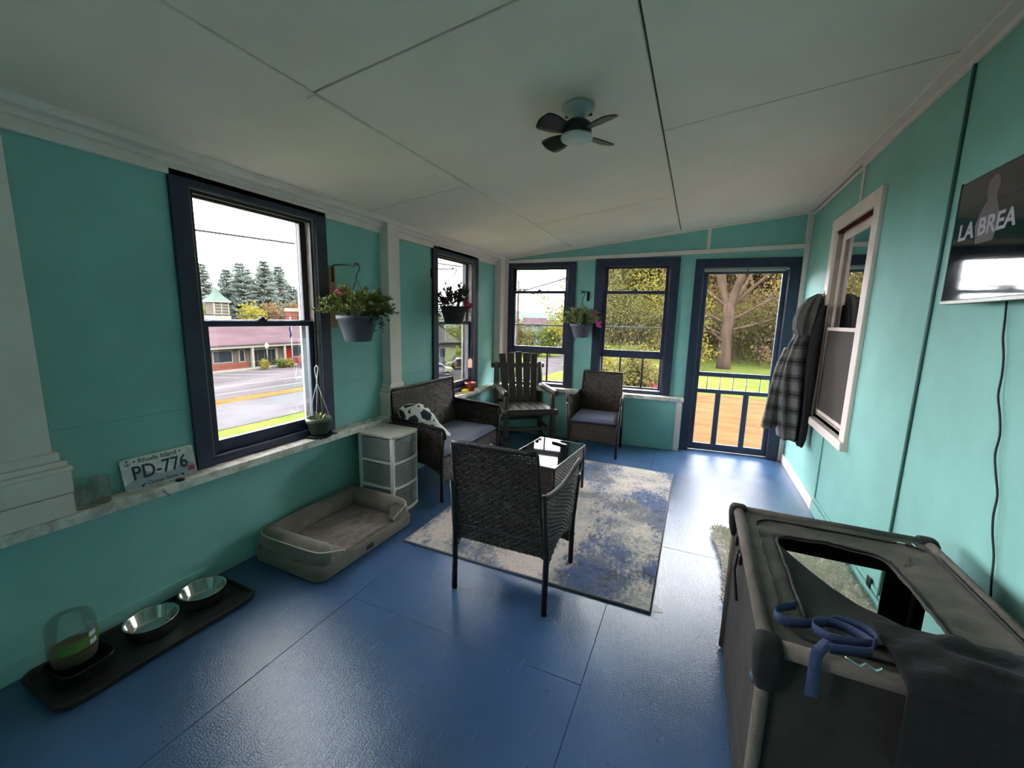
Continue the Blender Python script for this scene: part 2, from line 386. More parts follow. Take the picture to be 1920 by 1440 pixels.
def plaid_mat():
    m = mat('plaid', srgb(104, 100, 96), .95, sheen=.2); n = m.node_tree.nodes; l = m.node_tree.links; b = n['Principled BSDF']
    t = n.new('ShaderNodeTexCoord'); sp = n.new('ShaderNodeSeparateXYZ'); l.new(t.outputs['Object'], sp.inputs[0])
    def band(sock, freq, thr):
        a = n.new('ShaderNodeMath'); a.operation = 'MULTIPLY'; a.inputs[1].default_value = freq; l.new(sock, a.inputs[0])
        s = n.new('ShaderNodeMath'); s.operation = 'SINE'; l.new(a.outputs[0], s.inputs[0])
        g = n.new('ShaderNodeMath'); g.operation = 'GREATER_THAN'; g.inputs[1].default_value = thr; l.new(s.outputs[0], g.inputs[0]); return g
    v = n.new('ShaderNodeMath'); v.operation = 'ADD'; ad = n.new('ShaderNodeMath'); ad.operation = 'ADD'
    l.new(sp.outputs['X'], ad.inputs[0]); l.new(sp.outputs['Y'], ad.inputs[1])
    g1 = band(sp.outputs['Z'], 44, .1); g2 = band(ad.outputs[0], 52, .2); g3 = band(sp.outputs['Z'], 44, .93)
    l.new(g1.outputs[0], v.inputs[0]); l.new(g2.outputs[0], v.inputs[1])
    r = n.new('ShaderNodeValToRGB'); r.color_ramp.interpolation = 'CONSTANT'
    e = r.color_ramp.elements; e[0].color = srgb(104, 100, 97); e[1].position = .4; e[1].color = srgb(74, 71, 69); q = e.new(.8); q.color = srgb(50, 48, 48)
    h_ = n.new('ShaderNodeMath'); h_.operation = 'MULTIPLY'; h_.inputs[1].default_value = .5; l.new(v.outputs[0], h_.inputs[0]); l.new(h_.outputs[0], r.inputs[0])
    mx = n.new('ShaderNodeMixRGB'); mx.inputs[2].default_value = srgb(34, 33, 35); l.new(g3.outputs[0], mx.inputs[0]); l.new(r.outputs[0], mx.inputs[1])
    l.new(mx.outputs[0], b.inputs['Base Color'])
plaid_mat()
mat('hood_grey', srgb(86, 82, 79), .95, var=.1, vscale=40, bump=.3, bscale=90)

def cow_mat():
    m = mat('cow', srgb(226, 222, 214), .9); n = m.node_tree.nodes; l = m.node_tree.links; b = n['Principled BSDF']
    t = n.new('ShaderNodeTexCoord'); v = n.new('ShaderNodeTexVoronoi'); v.inputs['Scale'].default_value = 11; v.feature = 'DISTANCE_TO_EDGE'
    z = n.new('ShaderNodeTexNoise'); z.inputs['Scale'].default_value = 6; mx0 = n.new('ShaderNodeMixRGB'); mx0.inputs[0].default_value = .12
    l.new(t.outputs['Object'], z.inputs['Vector']); l.new(t.outputs['Object'], mx0.inputs[1]); l.new(z.outputs['Color'], mx0.inputs[2]); l.new(mx0.outputs[0], v.inputs['Vector'])
    r = n.new('ShaderNodeValToRGB'); r.color_ramp.elements[0].position = .14; r.color_ramp.elements[0].color = srgb(226, 222, 214)
    r.color_ramp.elements[1].position = .17; r.color_ramp.elements[1].color = srgb(44, 52, 64)
    l.new(v.outputs['Distance'], r.inputs[0]); l.new(r.outputs[0], b.inputs['Base Color'])
cow_mat()

# ================================================================== THE SETTING
XR, YB = 3.39, -1.3
ZC = lambda x: 2.245 + .116*x
TH = math.atan(.085)
FAR = Matrix.Translation((0, 4.95, 0)) @ Matrix.Rotation(TH, 4, 'Z')       # far wall frame: x along wall, y outwards, z up
def zt(x, y):
    """terrain height outside"""
    low = -5.4; near = -.34
    a = smooth01((-1.0 - x)/13.0)                       # falls away to the left
    z = near*(1-a) + low*a
    if y > 12:                                          # falls along the street beyond the far windows
        b = smooth01((2.4 - .20*y - x)/(3 + .10*y)) * smooth01((y-12)/30)
        z = z*(1-b) + low*b
    hf = smooth01((x-(2.4-.27*y))/(.09*y+.1))           # wooded hillside beyond the yard
    if y > 20: z += hf*(max(0, y-20)*.20 + smooth01((y-24)/30)*4.5)
    if y < 5.6 and x > -.6: z = min(z, -.34)
    return z

# ground outside
def axis(a, b, fine0, fine1, c, f):
    r = []; x = a
    while x < b:
        r.append(x); x += f if fine0 <= x <= fine1 else c
    r.append(b); return r
mb = MB(); gx = axis(-130, 70, -24, 12, 6, 1.2); gy = axis(-40, 190, 4, 60, 6, 1.5)
ids = [[mb.p(x, y, zt(x, y)) for x in gx] for y in gy]
for j in range(len(gy)-1):
    for i in range(len(gx)-1): mb.face((ids[j][i], ids[j][i+1], ids[j+1][i+1], ids[j+1][i]), True)
struct(mb.build('ground', 'grass'), 'grassy ground outside the porch windows')
def drape(name, pts, matn, label, dz=.03, nseg=30):
    """strip laid on the ground; pts = list of (left point, right point)"""
    mb = MB(); L = []
    for k in range(len(pts)-1):
        for s in range(nseg + (1 if k == len(pts)-2 else 0)):
            t = s/nseg; a = Vector(pts[k][0]).lerp(Vector(pts[k+1][0]), t); b = Vector(pts[k][1]).lerp(Vector(pts[k+1][1]), t)
            L.append([mb.p(q.x, q.y, zt(q.x, q.y)+dz) for q in [a.lerp(b, u/8) for u in range(9)]])
    for A, Bq in zip(L, L[1:]):
        for u in range(8): mb.face((A[u], A[u+1], Bq[u+1], Bq[u]), True)
    return struct(mb.build(name, matn), label)
drape('street', [((-29.5, -40), (-22.5, -40)), ((-29.5, 20), (-22.5, 20)), ((-28, 40), (-21.5, 40)), ((-22, 66), (-15.5, 66)), ((-16, 120), (-10, 120))], 'road', 'pale grey street running past the porch')
drape('verge', [((-31.2, -40), (-29.5, -40)), ((-31.2, 22), (-29.5, 22)), ((-30, 38), (-28.6, 38))], 'bark_strip', 'narrow brown verge between street and parking lot')
mb = MB().box(-47.0, -20, -5.45, -31.2, 60, -5.36)
struct(mb.build('parking_lot', 'asphalt'), 'parking lot of the low building across the street')
for k, (x0, y0, x1, y1) in enumerate([(-46, 24, -41, 27.5), (-46, 27, -40, 31.2), (-46, 30, -41, 33.5), (-37, 18, -36.4, 34), (-33.4, 16, -33, 40), (-36, 30, -32, 40)]):
    d = Vector((x1-x0, y1-y0, 0)); nrm = Vector((-d.y, d.x, 0)).normalized()*.09
    mb = MB(); a = [mb.p(x0+s*nrm.x, y0+s*nrm.y, -5.352) for s in (1, -1)]; b = [mb.p(x1+s*nrm.x, y1+s*nrm.y, -5.352) for s in (-1, 1)]; mb.face(a+b)
    struct(mb.build('parking_line', 'line_white'), 'white painted parking line')
struct(B(-47.0, 20, -5.45, -45.6, 48, -5.22).build('pavement', 'kerb'), 'raised pavement along the low building')
drape('sand_drive', [((-1.5, 5.9), (9, 5.9)), ((-.6, 8.5), (9.5, 8.5)), ((1.0, 11.6), (10, 10.9))], 'sand', 'bare sandy drive outside the screen door', .03, 16)
drape('lane', [((-7.5, 13), (-3.6, 13)), ((-10.5, 24), (-5.2, 24)), ((-16.5, 40), (-10.5, 44)), ((-20, 60), (-15, 60))], 'road', 'pale lane seen through the far corner window', .04, 16)

# floor: sub-floor with plywood sheets laid on it
fl = struct(B(-.12, YB, -.10, XR+.1, 5.36, -.012).build('floor', 'floor_gap'), 'blue painted plywood porch floor')
fg = .0007
ycols = [(0, .84, [YB, -.95, 5.4]), (.84, 2.09, [YB, -.95, 1.49, 3.93, 5.4]), (2.09, XR, [YB, .33, 2.77, 5.4])]
for x0, x1, ys in ycols:
    for a, b in zip(ys, ys[1:]):
        B(x0+fg, a+fg, -.012, x1-fg, b-fg, 0).build('floor_sheet', 'floor_blue', fl, bevel=.0015, bseg=1)

# ceiling: slab with eight-foot panels below
mb = MB().hexa([(x, y, ZC(x)+dz) for dz in (.012, .14) for y in (YB, 5.5) for x in (-.12, XR+.12)])
cl = struct(mb.build('ceiling', 'seam'), 'sloping off-white panelled porch ceiling')
for x0, x1, ys in [(-.02, .95, [YB, .07, 2.51, 5.5]), (.95, 2.15, [YB, 1.30, 3.74, 5.5]), (2.15, XR+.02, [YB, .04, 2.48, 5.5])]:
    for a, b in zip(ys, ys[1:]):
        g = .0045
        MB().hexa([(x, y, ZC(x)+dz) for dz in (0, .012) for y in (a+g, b-g) for x in (x0+g, x1-g)]).build('ceiling_panel', 'ceiling', cl, bevel=.002, bseg=1)
for x0, x1, y0, y1 in [(2.085, 2.144, YB, 5.2), (.90, .944, 1.31, 2.5)]:
    MB().hexa([(x, y, ZC(x)+dz) for dz in (-.005, .001) for y in (y0, y1) for x in (x0, x1)]).build('ceiling_batten', 'ceiling', cl)

def wall_holes(a0, a1, z0, z1f, holes, put):
    """boxes round rectangular holes; put(a0,z0,a1,z1)"""
    xs = sorted({a0, a1, *[h[0] for h in holes], *[h[1] for h in holes]})
    for p, q in zip(xs, xs[1:]):
        hs = [h for h in holes if h[0] <= p and h[1] >= q]
        if not hs: put(p, z0, q, None)
        else: put(p, z0, q, hs[0][2]); put(p, hs[0][3], q, None)
# left wall
mb = MB()
def put(a, z, b, zz): mb.box(-.13, a, z, 0, b, zz if zz is not None else 2.30)
wall_holes(YB, 5.1, -.1, 2.3, [(-.86, -.09, .66, 2.12), (1.33, 2.10, .66, 2.12), (3.525, 4.28, .66, 2.12)], put)
wl = struct(mb.build('wall_left', 'teal'), 'teal painted left wall with two navy windows')
for y0, y1 in [(.70, 1.25), (2.18, 2.73), (2.86, 3.445), (4.36, 4.82)]:
    B(-.001, y0, .972, .006, y1, .992).build('batten', 'teal', wl, bevel=.002)
struct(B(0, YB, 0, .010, 4.9, .085).build('baseboard_left', 'teal', None, bevel=.004), 'teal painted baseboard on the left wall')
# left sill shelf, two boards butted together
sl = struct(B(0, .527, .603, .105, 4.96, .65).build('trim_1', 'white_worn', None, bevel=.004), 'worn white sill shelf along the left wall')
struct(B(0, YB, .601, .107, .523, .648).build('trim_2', 'white_worn', None, bevel=.004), 'short worn white sill board nearest the camera')
# crown
cr_ = MB().box(0, YB, 2.146, .022, 4.95, 2.26); cr_.box(.02, YB, 2.196, .046, 4.95, 2.26); cr_.box(.044, YB, 2.222, .10, 4.95, 2.262)
struct(cr_.build('trim_3', 'white', None, bevel=.003), 'stepped white crown moulding on the left wall')
# columns on the left wall
def column(n, y0, y1, label, ped=True):
    r = tag(thing('trim_%d' % n, label, None), kind='structure')
    B(0, y0, .9, .09, y1, 2.235).build('shaft', 'white', r, bevel=.003)
    if ped:
        c = MB(); yc = (y0+y1)/2; hw = (y1-y0)/2
        for z0, z1, e in [(.885, .925, .018), (.86, .885, .036), (.838, .86, .05)]: c.box(0, yc-hw-e, z0, .09+e*.35, yc+hw+e, z1)
        c.build('moulding', 'white', r, bevel=.006)
        B(0, yc-hw-.043, .745, .100, yc+hw+.043, .838).build('pedestal_block', 'white', r, bevel=.003)
        B(0, yc-hw-.040, .65, .099, yc+hw+.040, .742).build('pedestal_block', 'white', r, bevel=.003)
    return r
column(4, .565, .702, 'white square column at the left edge of the picture')
column(5, 2.722, 2.862, 'white square column between the two left windows')
column(6, 4.82, 4.97, 'white square column in the far left corner', ped=False)
# far wall
mb = MB()
def put(a, z, b, zz): mb.box(a, 0, z, b, .13, zz if zz is not None else 2.72)
wall_holes(-.13, 3.52, -.1, 2.72, [(.165, .915, .64, 2.14), (1.335, 2.09, .64, 2.14), (2.42, 3.25, .0, 2.09)], put)
wf = struct(mb.build('wall_far', 'teal', None, matrix=FAR), 'teal painted far wall with two windows and a screen door')
kn = struct(B(-.02, -.08, 0, 2.305, 0, .585).build('wall_knee', 'teal', None, matrix=FAR), 'teal knee wall below the far windows')
B(2.262, -.094, 0, 2.322, -.001, .585).build('end_board', 'white', kn, bevel=.003)
B(0, -.09, 0, 2.262, -.078, .07).build('baseboard', 'teal', kn, bevel=.003)
struct(B(-.02, -.118, .585, 2.335, 0, .63).build('trim_7', 'white_worn', None, bevel=.004, matrix=FAR), 'worn white sill shelf under the far windows')
mb = MB().hexa([(x, y, z + (x-.1)*.0305) for z in (2.172, 2.215) for y in (-.02, 0) for x in (.09, 3.36)])
struct(mb.build('trim_8', 'white', None, bevel=.003, matrix=FAR), 'white head rail across the far wall')
struct(B(2.435, -.016, 2.27, 2.468, 0, 2.53).build('trim_9', 'white', None, matrix=FAR), 'short white upright between head rail and ceiling')
mb = MB().hexa([(x, y, ZC(x)+z) for z in (-.028, .01) for y in (-.024, .01) for x in (.08, 3.40)])
struct(mb.build('trim_10', 'ceiling', None, bevel=.003, matrix=FAR), 'pale strip where far wall meets ceiling')
struct(B(3.352, -.022, 0, 3.40, .01, 2.62).build('trim_11', 'white', None, bevel=.003, matrix=FAR), 'white corner board right of the screen door')
struct(B(.088, -.02, .63, .138, .01, 2.23).build('trim_12', 'white', None, bevel=.003, matrix=FAR), 'white upright beside the far corner window')
# right wall
mb = MB()
def put(a, z, b, zz): mb.box(XR, a, z, XR+.12, b, zz if zz is not None else 2.78)
wall_holes(YB, 5.4, -.1, 2.78, [(3.44, 4.265, .75, 2.255)], put)
wr = struct(mb.build('wall_right', 'teal'), 'teal painted right wall with battens')
B(XR-.010, 2.548, .10, XR, 2.568, 2.606).build('batten', 'dark_strip', wr, bevel=.003)  # strip coloured dark for the gap line between the boards
B(XR-.011, 3.857, .10, XR, 3.889, .66).build('batten', 'teal', wr, bevel=.003)
B(XR-.011, 3.80, 2.35, XR, 3.828, 2.606).build('batten', 'white', wr, bevel=.003)
B(XR-.011, 1.27, .10, XR, 1.302, 2.606).build('batten', 'teal', wr, bevel=.003)
B(XR-.010, YB, .105, XR, 3.86, .125).build('rail_strip', 'teal', wr, bevel=.002)
bb = struct(B(XR-.018, 3.9, 0, XR, 5.2, .088).build('baseboard_right', 'white', None, bevel=.004), 'white baseboard on the right wall by the door')
struct(B(XR-.018, YB, 0, XR, 3.9, .09).build('baseboard_near', 'teal', None, bevel=.004), 'teal painted baseboard on the right wall')
c2 = MB().box(XR-.022, YB, 2.604, XR, 3.82, 2.66).hexa([(x, y, ZC(x)+z) for z in (-.012, .005) for y in (YB, 5.24) for x in (XR-.085, XR-.02)])
struct(c2.build('trim_13', 'white', None, bevel=.003), 'white crown strip on the right wall')
struct(B(XR-.015, 3.82, 2.590, XR, 5.24, 2.612).build('trim_14', 'white', None, bevel=.003), 'thin white strip under the ceiling above the white window')
# wall behind the camera
mb = MB().box(-.13, YB-.12, -.1, XR+.12, YB, 2.8)
struct(mb.build('wall_back', 'teal'), 'teal wall behind the camera')

# ------------------------------------------------------------------ windows
def sash(root, name, x0, x1, z0, z1, d0, d1, st, top, bot, matn, pane='glass', flat=None):
    """flat(a, d, z) maps wall coordinates (along, outward, up)"""
    mb = MB(); P = lambda a0, a1, q0, q1: mb.hexa([flat(a, d, z) for z in (q0, q1) for d in (d0, d1) for a in (a0, a1)])
    P(x0, x0+st, z0, z1); P(x1-st, x1, z0, z1); P(x0+st, x1-st, z1-top, z1); P(x0+st, x1-st, z0, z0+bot)
    s = mb.build(name, matn, root, bevel=.004)
    if pane:
        mp = MB(); dm = (d0+d1)/2
        mp.hexa([flat(a, d, z) for z in (z0+bot-.004, z1-top+.004) for d in (dm-.0015, dm+.0015) for a in (x0+st-.004, x1-st+.004)])
        mp.build('pane', pane, s)
    return s
def frame(root, name, boxes, matn, flat, bevel=.004):
    mb = MB()
    for a0, a1, d0, d1, z0, z1 in boxes: mb.hexa([flat(a, d, z) for z in (z0, z1) for d in (d0, d1) for a in (a0, a1)])
    return mb.build(name, matn, root, bevel=bevel)
LEFT = lambda a, d, z: (-d, a, z)
def left_window(n, y0, y1, label):
    """y0,y1 = opening"""
    r = tag(thing('window_%d' % n, label, None), kind='structure')
    t, b_ = 2.12, .66
    frame(r, 'casing', [(y0-.08, y0+.006, -.022, 0, .65, 2.178), (y1-.006, y1+.08, -.022, 0, .65, 2.178), (y0, y1, -.022, 0, t-.006, 2.178)], 'navy', LEFT)
    frame(r, 'jamb', [(y0, y0+.02, 0, .12, b_, t), (y1-.02, y1, 0, .12, b_, t), (y0, y1, 0, .12, t-.012, t)], 'jamb', LEFT, .002)
    frame(r, 'inner_stop', [(y0+.02, y0+.034, .004, .022, b_, t), (y1-.034, y1-.02, .004, .022, b_, t), (y0+.02, y1-.02, .004, .022, t-.03, t-.012)], 'dark_rail', LEFT, .002)
    frame(r, 'sub_sill', [(y0, y1, -.012, .13, b_-.01, .70)], 'navy', LEFT, .008)
    sash(r, 'upper_sash', y0+.02, y1-.02, 1.415, 2.108, .066, .098, .042, .022, .036, 'dark_rail', flat=LEFT)
    sash(r, 'lower_sash', y0+.02, y1-.02, .70, 1.447, .026, .058, .046, .034, .072, 'navy', flat=LEFT)
    frame(r, 'sash_lock', [((y0+y1)/2-.03, (y0+y1)/2+.03, .03, .055, 1.447, 1.458), ((y0+y1)/2-.012, (y0+y1)/2+.012, .03, .05, 1.458, 1.470)], 'black', LEFT, .003)
    frame(r, 'storm_frame', [(y0+.02, y0+.05, .104, .122, .69, 2.1), (y1-.06, y1-.02, .104, .122, .69, 2.1)], 'storm_metal', LEFT, .002)
    return r
left_window(1, 1.33, 2.10, 'large navy sash window on the left wall above the license plate')
left_window(6, -.86, -.09, 'navy sash window on the left wall beside the camera')
left_window(2, 3.525, 4.28, 'navy sash window on the left wall behind the loveseat')
FARF = lambda a, d, z: tuple(FAR @ Vector((a, d, z)))
def far_window(n, x0, x1, label, tilt, bars):
    r = tag(thing('window_%d' % n, label, None), kind='structure')
    ct = 2.185+tilt; t = 2.14
    cx0 = max(x0-.095, .139)
    frame(r, 'casing', [(cx0, x0+.004, -.022, 0, .63, ct), (x1-.004, x1+.092, -.022, 0, .63, ct), (x0, x1, -.022, 0, t-.004, ct)], 'navy', FARF)
    frame(r, 'jamb', [(x0, x0+.018, 0, .125, .64, t), (x1-.018, x1, 0, .125, .64, t), (x0, x1, 0, .125, t-.014, t)], 'navy', FARF, .002)
    frame(r, 'sub_sill', [(x0, x1, -.012, .13, .63, .672)], 'navy', FARF, .006)
    sash(r, 'upper_sash', x0+.018, x1-.018, 1.81, 2.128, .066, .096, .034, .022, .030, 'dark_rail', flat=FARF)
    sash(r, 'lower_sash', x0+.018, x1-.018, 1.052, 1.845, .028, .058, .034, .034, .088, 'navy', flat=FARF)
    frame(r, 'sash_lock', [((x0+x1)/2-.025, (x0+x1)/2+.025, .03, .055, 1.845, 1.855), ((x0+x1)/2-.01, (x0+x1)/2+.01, .03, .05, 1.855, 1.868)], 'black', FARF, .003)
    sf = frame(r, 'storm_window', [(x0+.018, x0+.04, .103, .122, .672, 2.126), (x1-.04, x1-.018, .103, .122, .672, 2.126), (x0+.03, x1-.03, .103, .122, 1.402, 1.424), (x0+.03, x1-.03, .103, .122, .672, .692), (x0+.03, x1-.03, .103, .122, 1.075, 1.10), (x0+.03, x1-.03, .103, .122, 2.11, 2.126)], 'storm_metal', FARF, .002)
    frame(sf, 'pane', [(x0+.035, x1-.035, .111, .113, 1.42, 2.112)], 'glass', FARF, 0)
    for s in bars: frame(sf, 'bar', [(s-.011, s+.011, .103, .122, .69, 1.09)], 'dark_rail', FARF, .002)
    return r
far_window(3, .165, .915, 'navy window in the far left corner behind the rocking chair', 0, [.42, .655])
far_window(4, 1.335, 2.09, 'navy window with raised sash beside the screen door', .03, [1.585, 1.85, 2.055])

# screen door
d = tag(thing('door_1', 'grey-blue wooden screen door in a navy frame', None), kind='structure')
frame(d, 'casing', [(2.338, 2.428, -.022, 0, 0, 2.186), (3.245, 3.345, -.022, 0, 0, 2.186), (2.428, 3.245, -.022, 0, 2.086, 2.186)], 'navy', FARF)
frame(d, 'jamb', [(2.42, 2.432, 0, .13, 0, 2.09), (3.242, 3.25, 0, .13, 0, 2.09), (2.42, 3.25, .07, .13, 2.082, 2.09)], 'navy', FARF, .002)
frame(d, 'threshold', [(2.42, 3.25, -.01, .13, -.02, .006)], 'navy_grey', FARF)
dl = frame(d, 'door_leaf', [(2.436, 2.484, .03, .062, .014, 2.07), (3.198, 3.240, .03, .062, .014, 2.07), (2.484, 3.198, .03, .062, 2.026, 2.07),
    (2.484, 3.198, .026, .066, .886, .936), (2.484, 3.198, .026, .066, .695, .740), (2.484, 3.198, .03, .062, .014, .094)], 'navy_grey', FARF)
for a in (2.675, 2.960): frame(dl, 'mullion', [(a, a+.056, .032, .06, .094, .695)], 'navy_grey', FARF)
for k in range(5):
    a = 2.578+k*.133; q = MB().cyl(FARF(a, .046, .740), FARF(a, .046, .886), .006, n=8); q.build('spindle', 'fan_white', dl)
frame(dl, 'screen_mesh', [(2.48, 3.20, .049, .050, .936, 2.03)], 'insect_screen', FARF, 0)
frame(dl, 'screen_mesh', [(2.48, 3.20, .049, .050, .09, .70)], 'insect_screen', FARF, 0)
frame(dl, 'weather_strip', [(2.436, 3.225, .012, .03, 2.050, 2.078)], 'fan_white', FARF, .003)
q = MB().tube([FARF(2.87, .01, 2.075), FARF(2.855, -.03, 2.045), FARF(2.84, -.04, 1.995)], .004, 6); q.build('closer_hook', 'iron', d)
q = MB().cyl(FARF(2.462, .02, 1.01), FARF(2.462, .034, 1.01), .008, n=10); q.build('latch', 'chrome', d)

# white window in the right wall
RIGHT = lambda a, d, z: (XR+d, a, z)
r = tag(thing('window_5', 'white framed interior window in the right wall', None), kind='structure')
frame(r, 'casing', [(3.345, 3.448, -.026, 0, .70, 2.352), (4.258, 4.362, -.026, 0, .70, 2.352), (3.448, 4.258, -.026, 0, 2.252, 2.352)], 'white', RIGHT)
frame(r, 'stool', [(3.335, 4.372, -.045, .02, .66, .722)], 'white', RIGHT, .006)
frame(r, 'jamb', [(3.44, 3.455, 0, .12, .75, 2.255), (4.25, 4.265, 0, .12, .75, 2.255), (3.44, 4.265, 0, .12, 2.243, 2.255), (3.44, 4.265, 0, .12, .722, .765)], 'jamb', RIGHT, .002)
frame(r, 'stop_bead', [(3.448, 4.258, -.006, .01, 2.225, 2.252)], 'brick', RIGHT, .003)
sash(r, 'upper_sash', 3.455, 4.25, 1.452, 2.243, .030, .052, .022, .07, .030, 'white', pane='glass_mirror', flat=RIGHT)
sash(r, 'lower_sash', 3.455, 4.25, .765, 1.482, .006, .028, .022, .028, .030, 'white', pane=None, flat=RIGHT)
frame(r, 'brown_insect_screen', [(3.475, 4.23, .012, .016, .79, 1.458)], 'brown_screen', RIGHT, 0)
frame(r, 'dark_backing', [(3.44, 4.265, .13, .14, .72, 2.26)], 'backing_dark', RIGHT, 0)  # flat dark sheet: the unlit room's shade is put into its colour

# ================================================================== FURNITURE
def weave(mb, S, nu, nv, wu, wv, amp, th=.0016):
    """woven strips over the surface S(u,v): nv strands along u, nu along v, really passing over and under"""
    e = 1e-3
    def fr(u, v):
        p = S(u, v); du = S(min(u+e, 1), v)-S(max(u-e, 0), v); dv = S(u, min(v+e, 1))-S(u, max(v-e, 0))
        n = du.cross(dv); n.normalize(); du.normalize(); dv.normalize(); return p, du, dv, n
    def strand(P, W, N, w):
        R = []
        for p, d, n in zip(P, W, N):
            R.append([mb.p(*(p+d*w/2)), mb.p(*(p+n*th)), mb.p(*(p-d*w/2)), mb.p(*(p-n*th))])
        for A, Bq in zip(R, R[1:]):
            for k in range(4): mb.face((A[k], A[(k+1) % 4], Bq[(k+1) % 4], Bq[k]), True)
    for j in range(nv):
        v = (j+.5)/nv; P = []; W = []; N = []
        for i in range(-1, nu+1):
            u = max(0, min(1, (i+.5)/nu)); p, du, dv, n = fr(u, v)
            P.append(p + n*(amp*(1 if (i+j) % 2 else -1))); W.append(dv); N.append(n)
        strand(P, W, N, wv)
    for i in range(nu):
        u = (i+.5)/nu; P = []; W = []; N = []
        for j in range(-1, nv+1, 2):
            v = max(0, min(1, (j+.5)/nv)); p, du, dv, n = fr(u, v); P.append(p); W.append(du); N.append(n)
        p, du, dv, n = fr(u, 1); P.append(p); W.append(du); N.append(n)
        strand(P, W, N, wu)
def cushion(mb, x0, y0, x1, y1, z0, z1, seed=0, bulge=.012, nx=20, ny=20):
    def f(sgn):
        def g(u, v):
            x = x0+(x1-x0)*u; y = y0+(y1-y0)*v
            e = (min(u, 1-u)*(x1-x0))/.035; e2 = (min(v, 1-v)*(y1-y0))/.035
            k = math.sqrt(max(0, 1-(1-min(1, e))**2))*math.sqrt(max(0, 1-(1-min(1, e2))**2))
            zm = (z0+z1)/2; hh = (z1-z0)/2
            wob = noise.noise((x*7, y*7, seed))*.006 if sgn > 0 else 0
            return (x, y, zm + sgn*(hh*k + bulge*k*(1-(2*u-1)**4)*(1-(2*v-1)**4)*(1 if sgn > 0 else 0)) + wob*k)
        return g
    mb.grid(f(1), nx, ny); mb.grid(f(-1), nx, ny, flip=True)
def wicker_seat(name, label, cat, W, loc, rz, group=None, cushmat='cushion', wide=1, lean=.10):
    """seat facing local +y; W = distance between the legs across"""
    r = thing(name, label, cat, loc, rz, group)
    h = W/2; tilt = .055
    yb, yf = -.235, .24
    back = lambda u, v: Vector(((u-.5)*(W-.035-.035*v*(1 if wide == 1 else .3)), yb + .006 - lean*v**1.15, .30+.57*v + .0*u))
    nb = int(W/.0215); mb = MB(); weave(mb, back, nb, 40, .013, .0150, .0036); tag(mb.build('backrest', 'wicker', r), kind='stuff')
    top = MB().tube([back(u, 1.0)+Vector((0, 0, .004)) for u in [k/10 for k in range(11)]], .013, 8)
    for u in (0, 1): top.tube([back(u, v) for v in [k/8 for k in range(9)]], .011, 8)
    top.build('back_frame', 'wicker_frame', r)
    for s in (-1, 1):
        arm_z = (lambda t: .645 - .03*math.sin(PI*min(1, t*1.15)) + .03*t*t) if wide == 1 else (lambda t: .648-.035*t)
        flare = .035 if wide == 1 else .02
        A = lambda t: Vector((s*(h-.006+flare*smooth01(t)), yb-.5*lean+(yf-yb+.5*lean+.02)*t, arm_z(t)))
        def side(u, v, s=s, A=A):
            top_ = A(u); lo = .215 + .085*math.sin(PI*min(1, max(0, u)))**.8
            return Vector((s*(h) + (top_.x-s*h)*v, (yb+(yf-yb)*u)*(1-v)+top_.y*v, lo + (top_.z-lo)*v))
        mb = MB(); weave(mb, side, 23, 30, .013, .0150, .0036); tag(mb.build('side_panel', 'wicker', r), kind='stuff')
        pts = [A(k/12) for k in range(13)]
        e = pts[-1]; pts += [e+Vector((0, .018, -.012)), e+Vector((-s*.004, .026, -.04)), e+Vector((-s*.012, .024, -.08))]
        MB().tube(pts, [.014]*13+[.0135, .0125, .011], 8).build('armrest', 'wicker_frame', r)
        MB().tube([(s*(h+.004), yf+.012, .0), (s*(h+.006), yf+.014, .30), (s*(h+flare-.008), yf+.034, .58)], [.0155, .0150, .0125], 10).build('leg', 'chair_leg', r)
        MB().tube([(s*h, yb-.012, 0), (s*h, yb-.002, .33), (s*(h-.008), yb-.05, .65)], [.0155, .0150, .0125], 10).build('leg', 'chair_leg', r)
    fp = lambda u, v: Vector(((u-.5)*(W-.02), yf+.012, .145+.215*v + .03*math.sin(PI*u)*(1-v)))
    mb = MB(); weave(mb, fp, nb, 15, .013, .0150, .0036); tag(mb.build('front_panel', 'wicker', r), kind='stuff')
    mb = MB(); mb.box(-h+.01, yb, .352, h-.01, yf+.01, .362)
    mb.build('seat_base', 'wicker_frame', r)
    mb = MB(); cushion(mb, -h+.014, yb-.01, h-.014, yf+.022, .362, .418, seed=W*7, nx=int(26*max(1, W)), ny=20)
    mb.build('seat_cushion', cushmat, r)
    return r
GR = 'dark wicker patio seats'
c1 = wicker_seat('wicker_armchair', 'dark wicker armchair seen from behind, standing on the rug edge', 'chair', .527, (1.545, 2.052, 0), .015, GR)
c2_ = dup(c1, (1.43, 4.645, 0), PI+.06, 'dark wicker armchair with grey-blue cushion facing the camera below the far windows', GR)
ls = wicker_seat('wicker_loveseat', 'two-seat dark wicker loveseat with grey-blue cushion under the left windows', 'loveseat', 1.0, (.37, 3.178, 0), -PI/2, GR, 'cushion_dark', 2, .035)

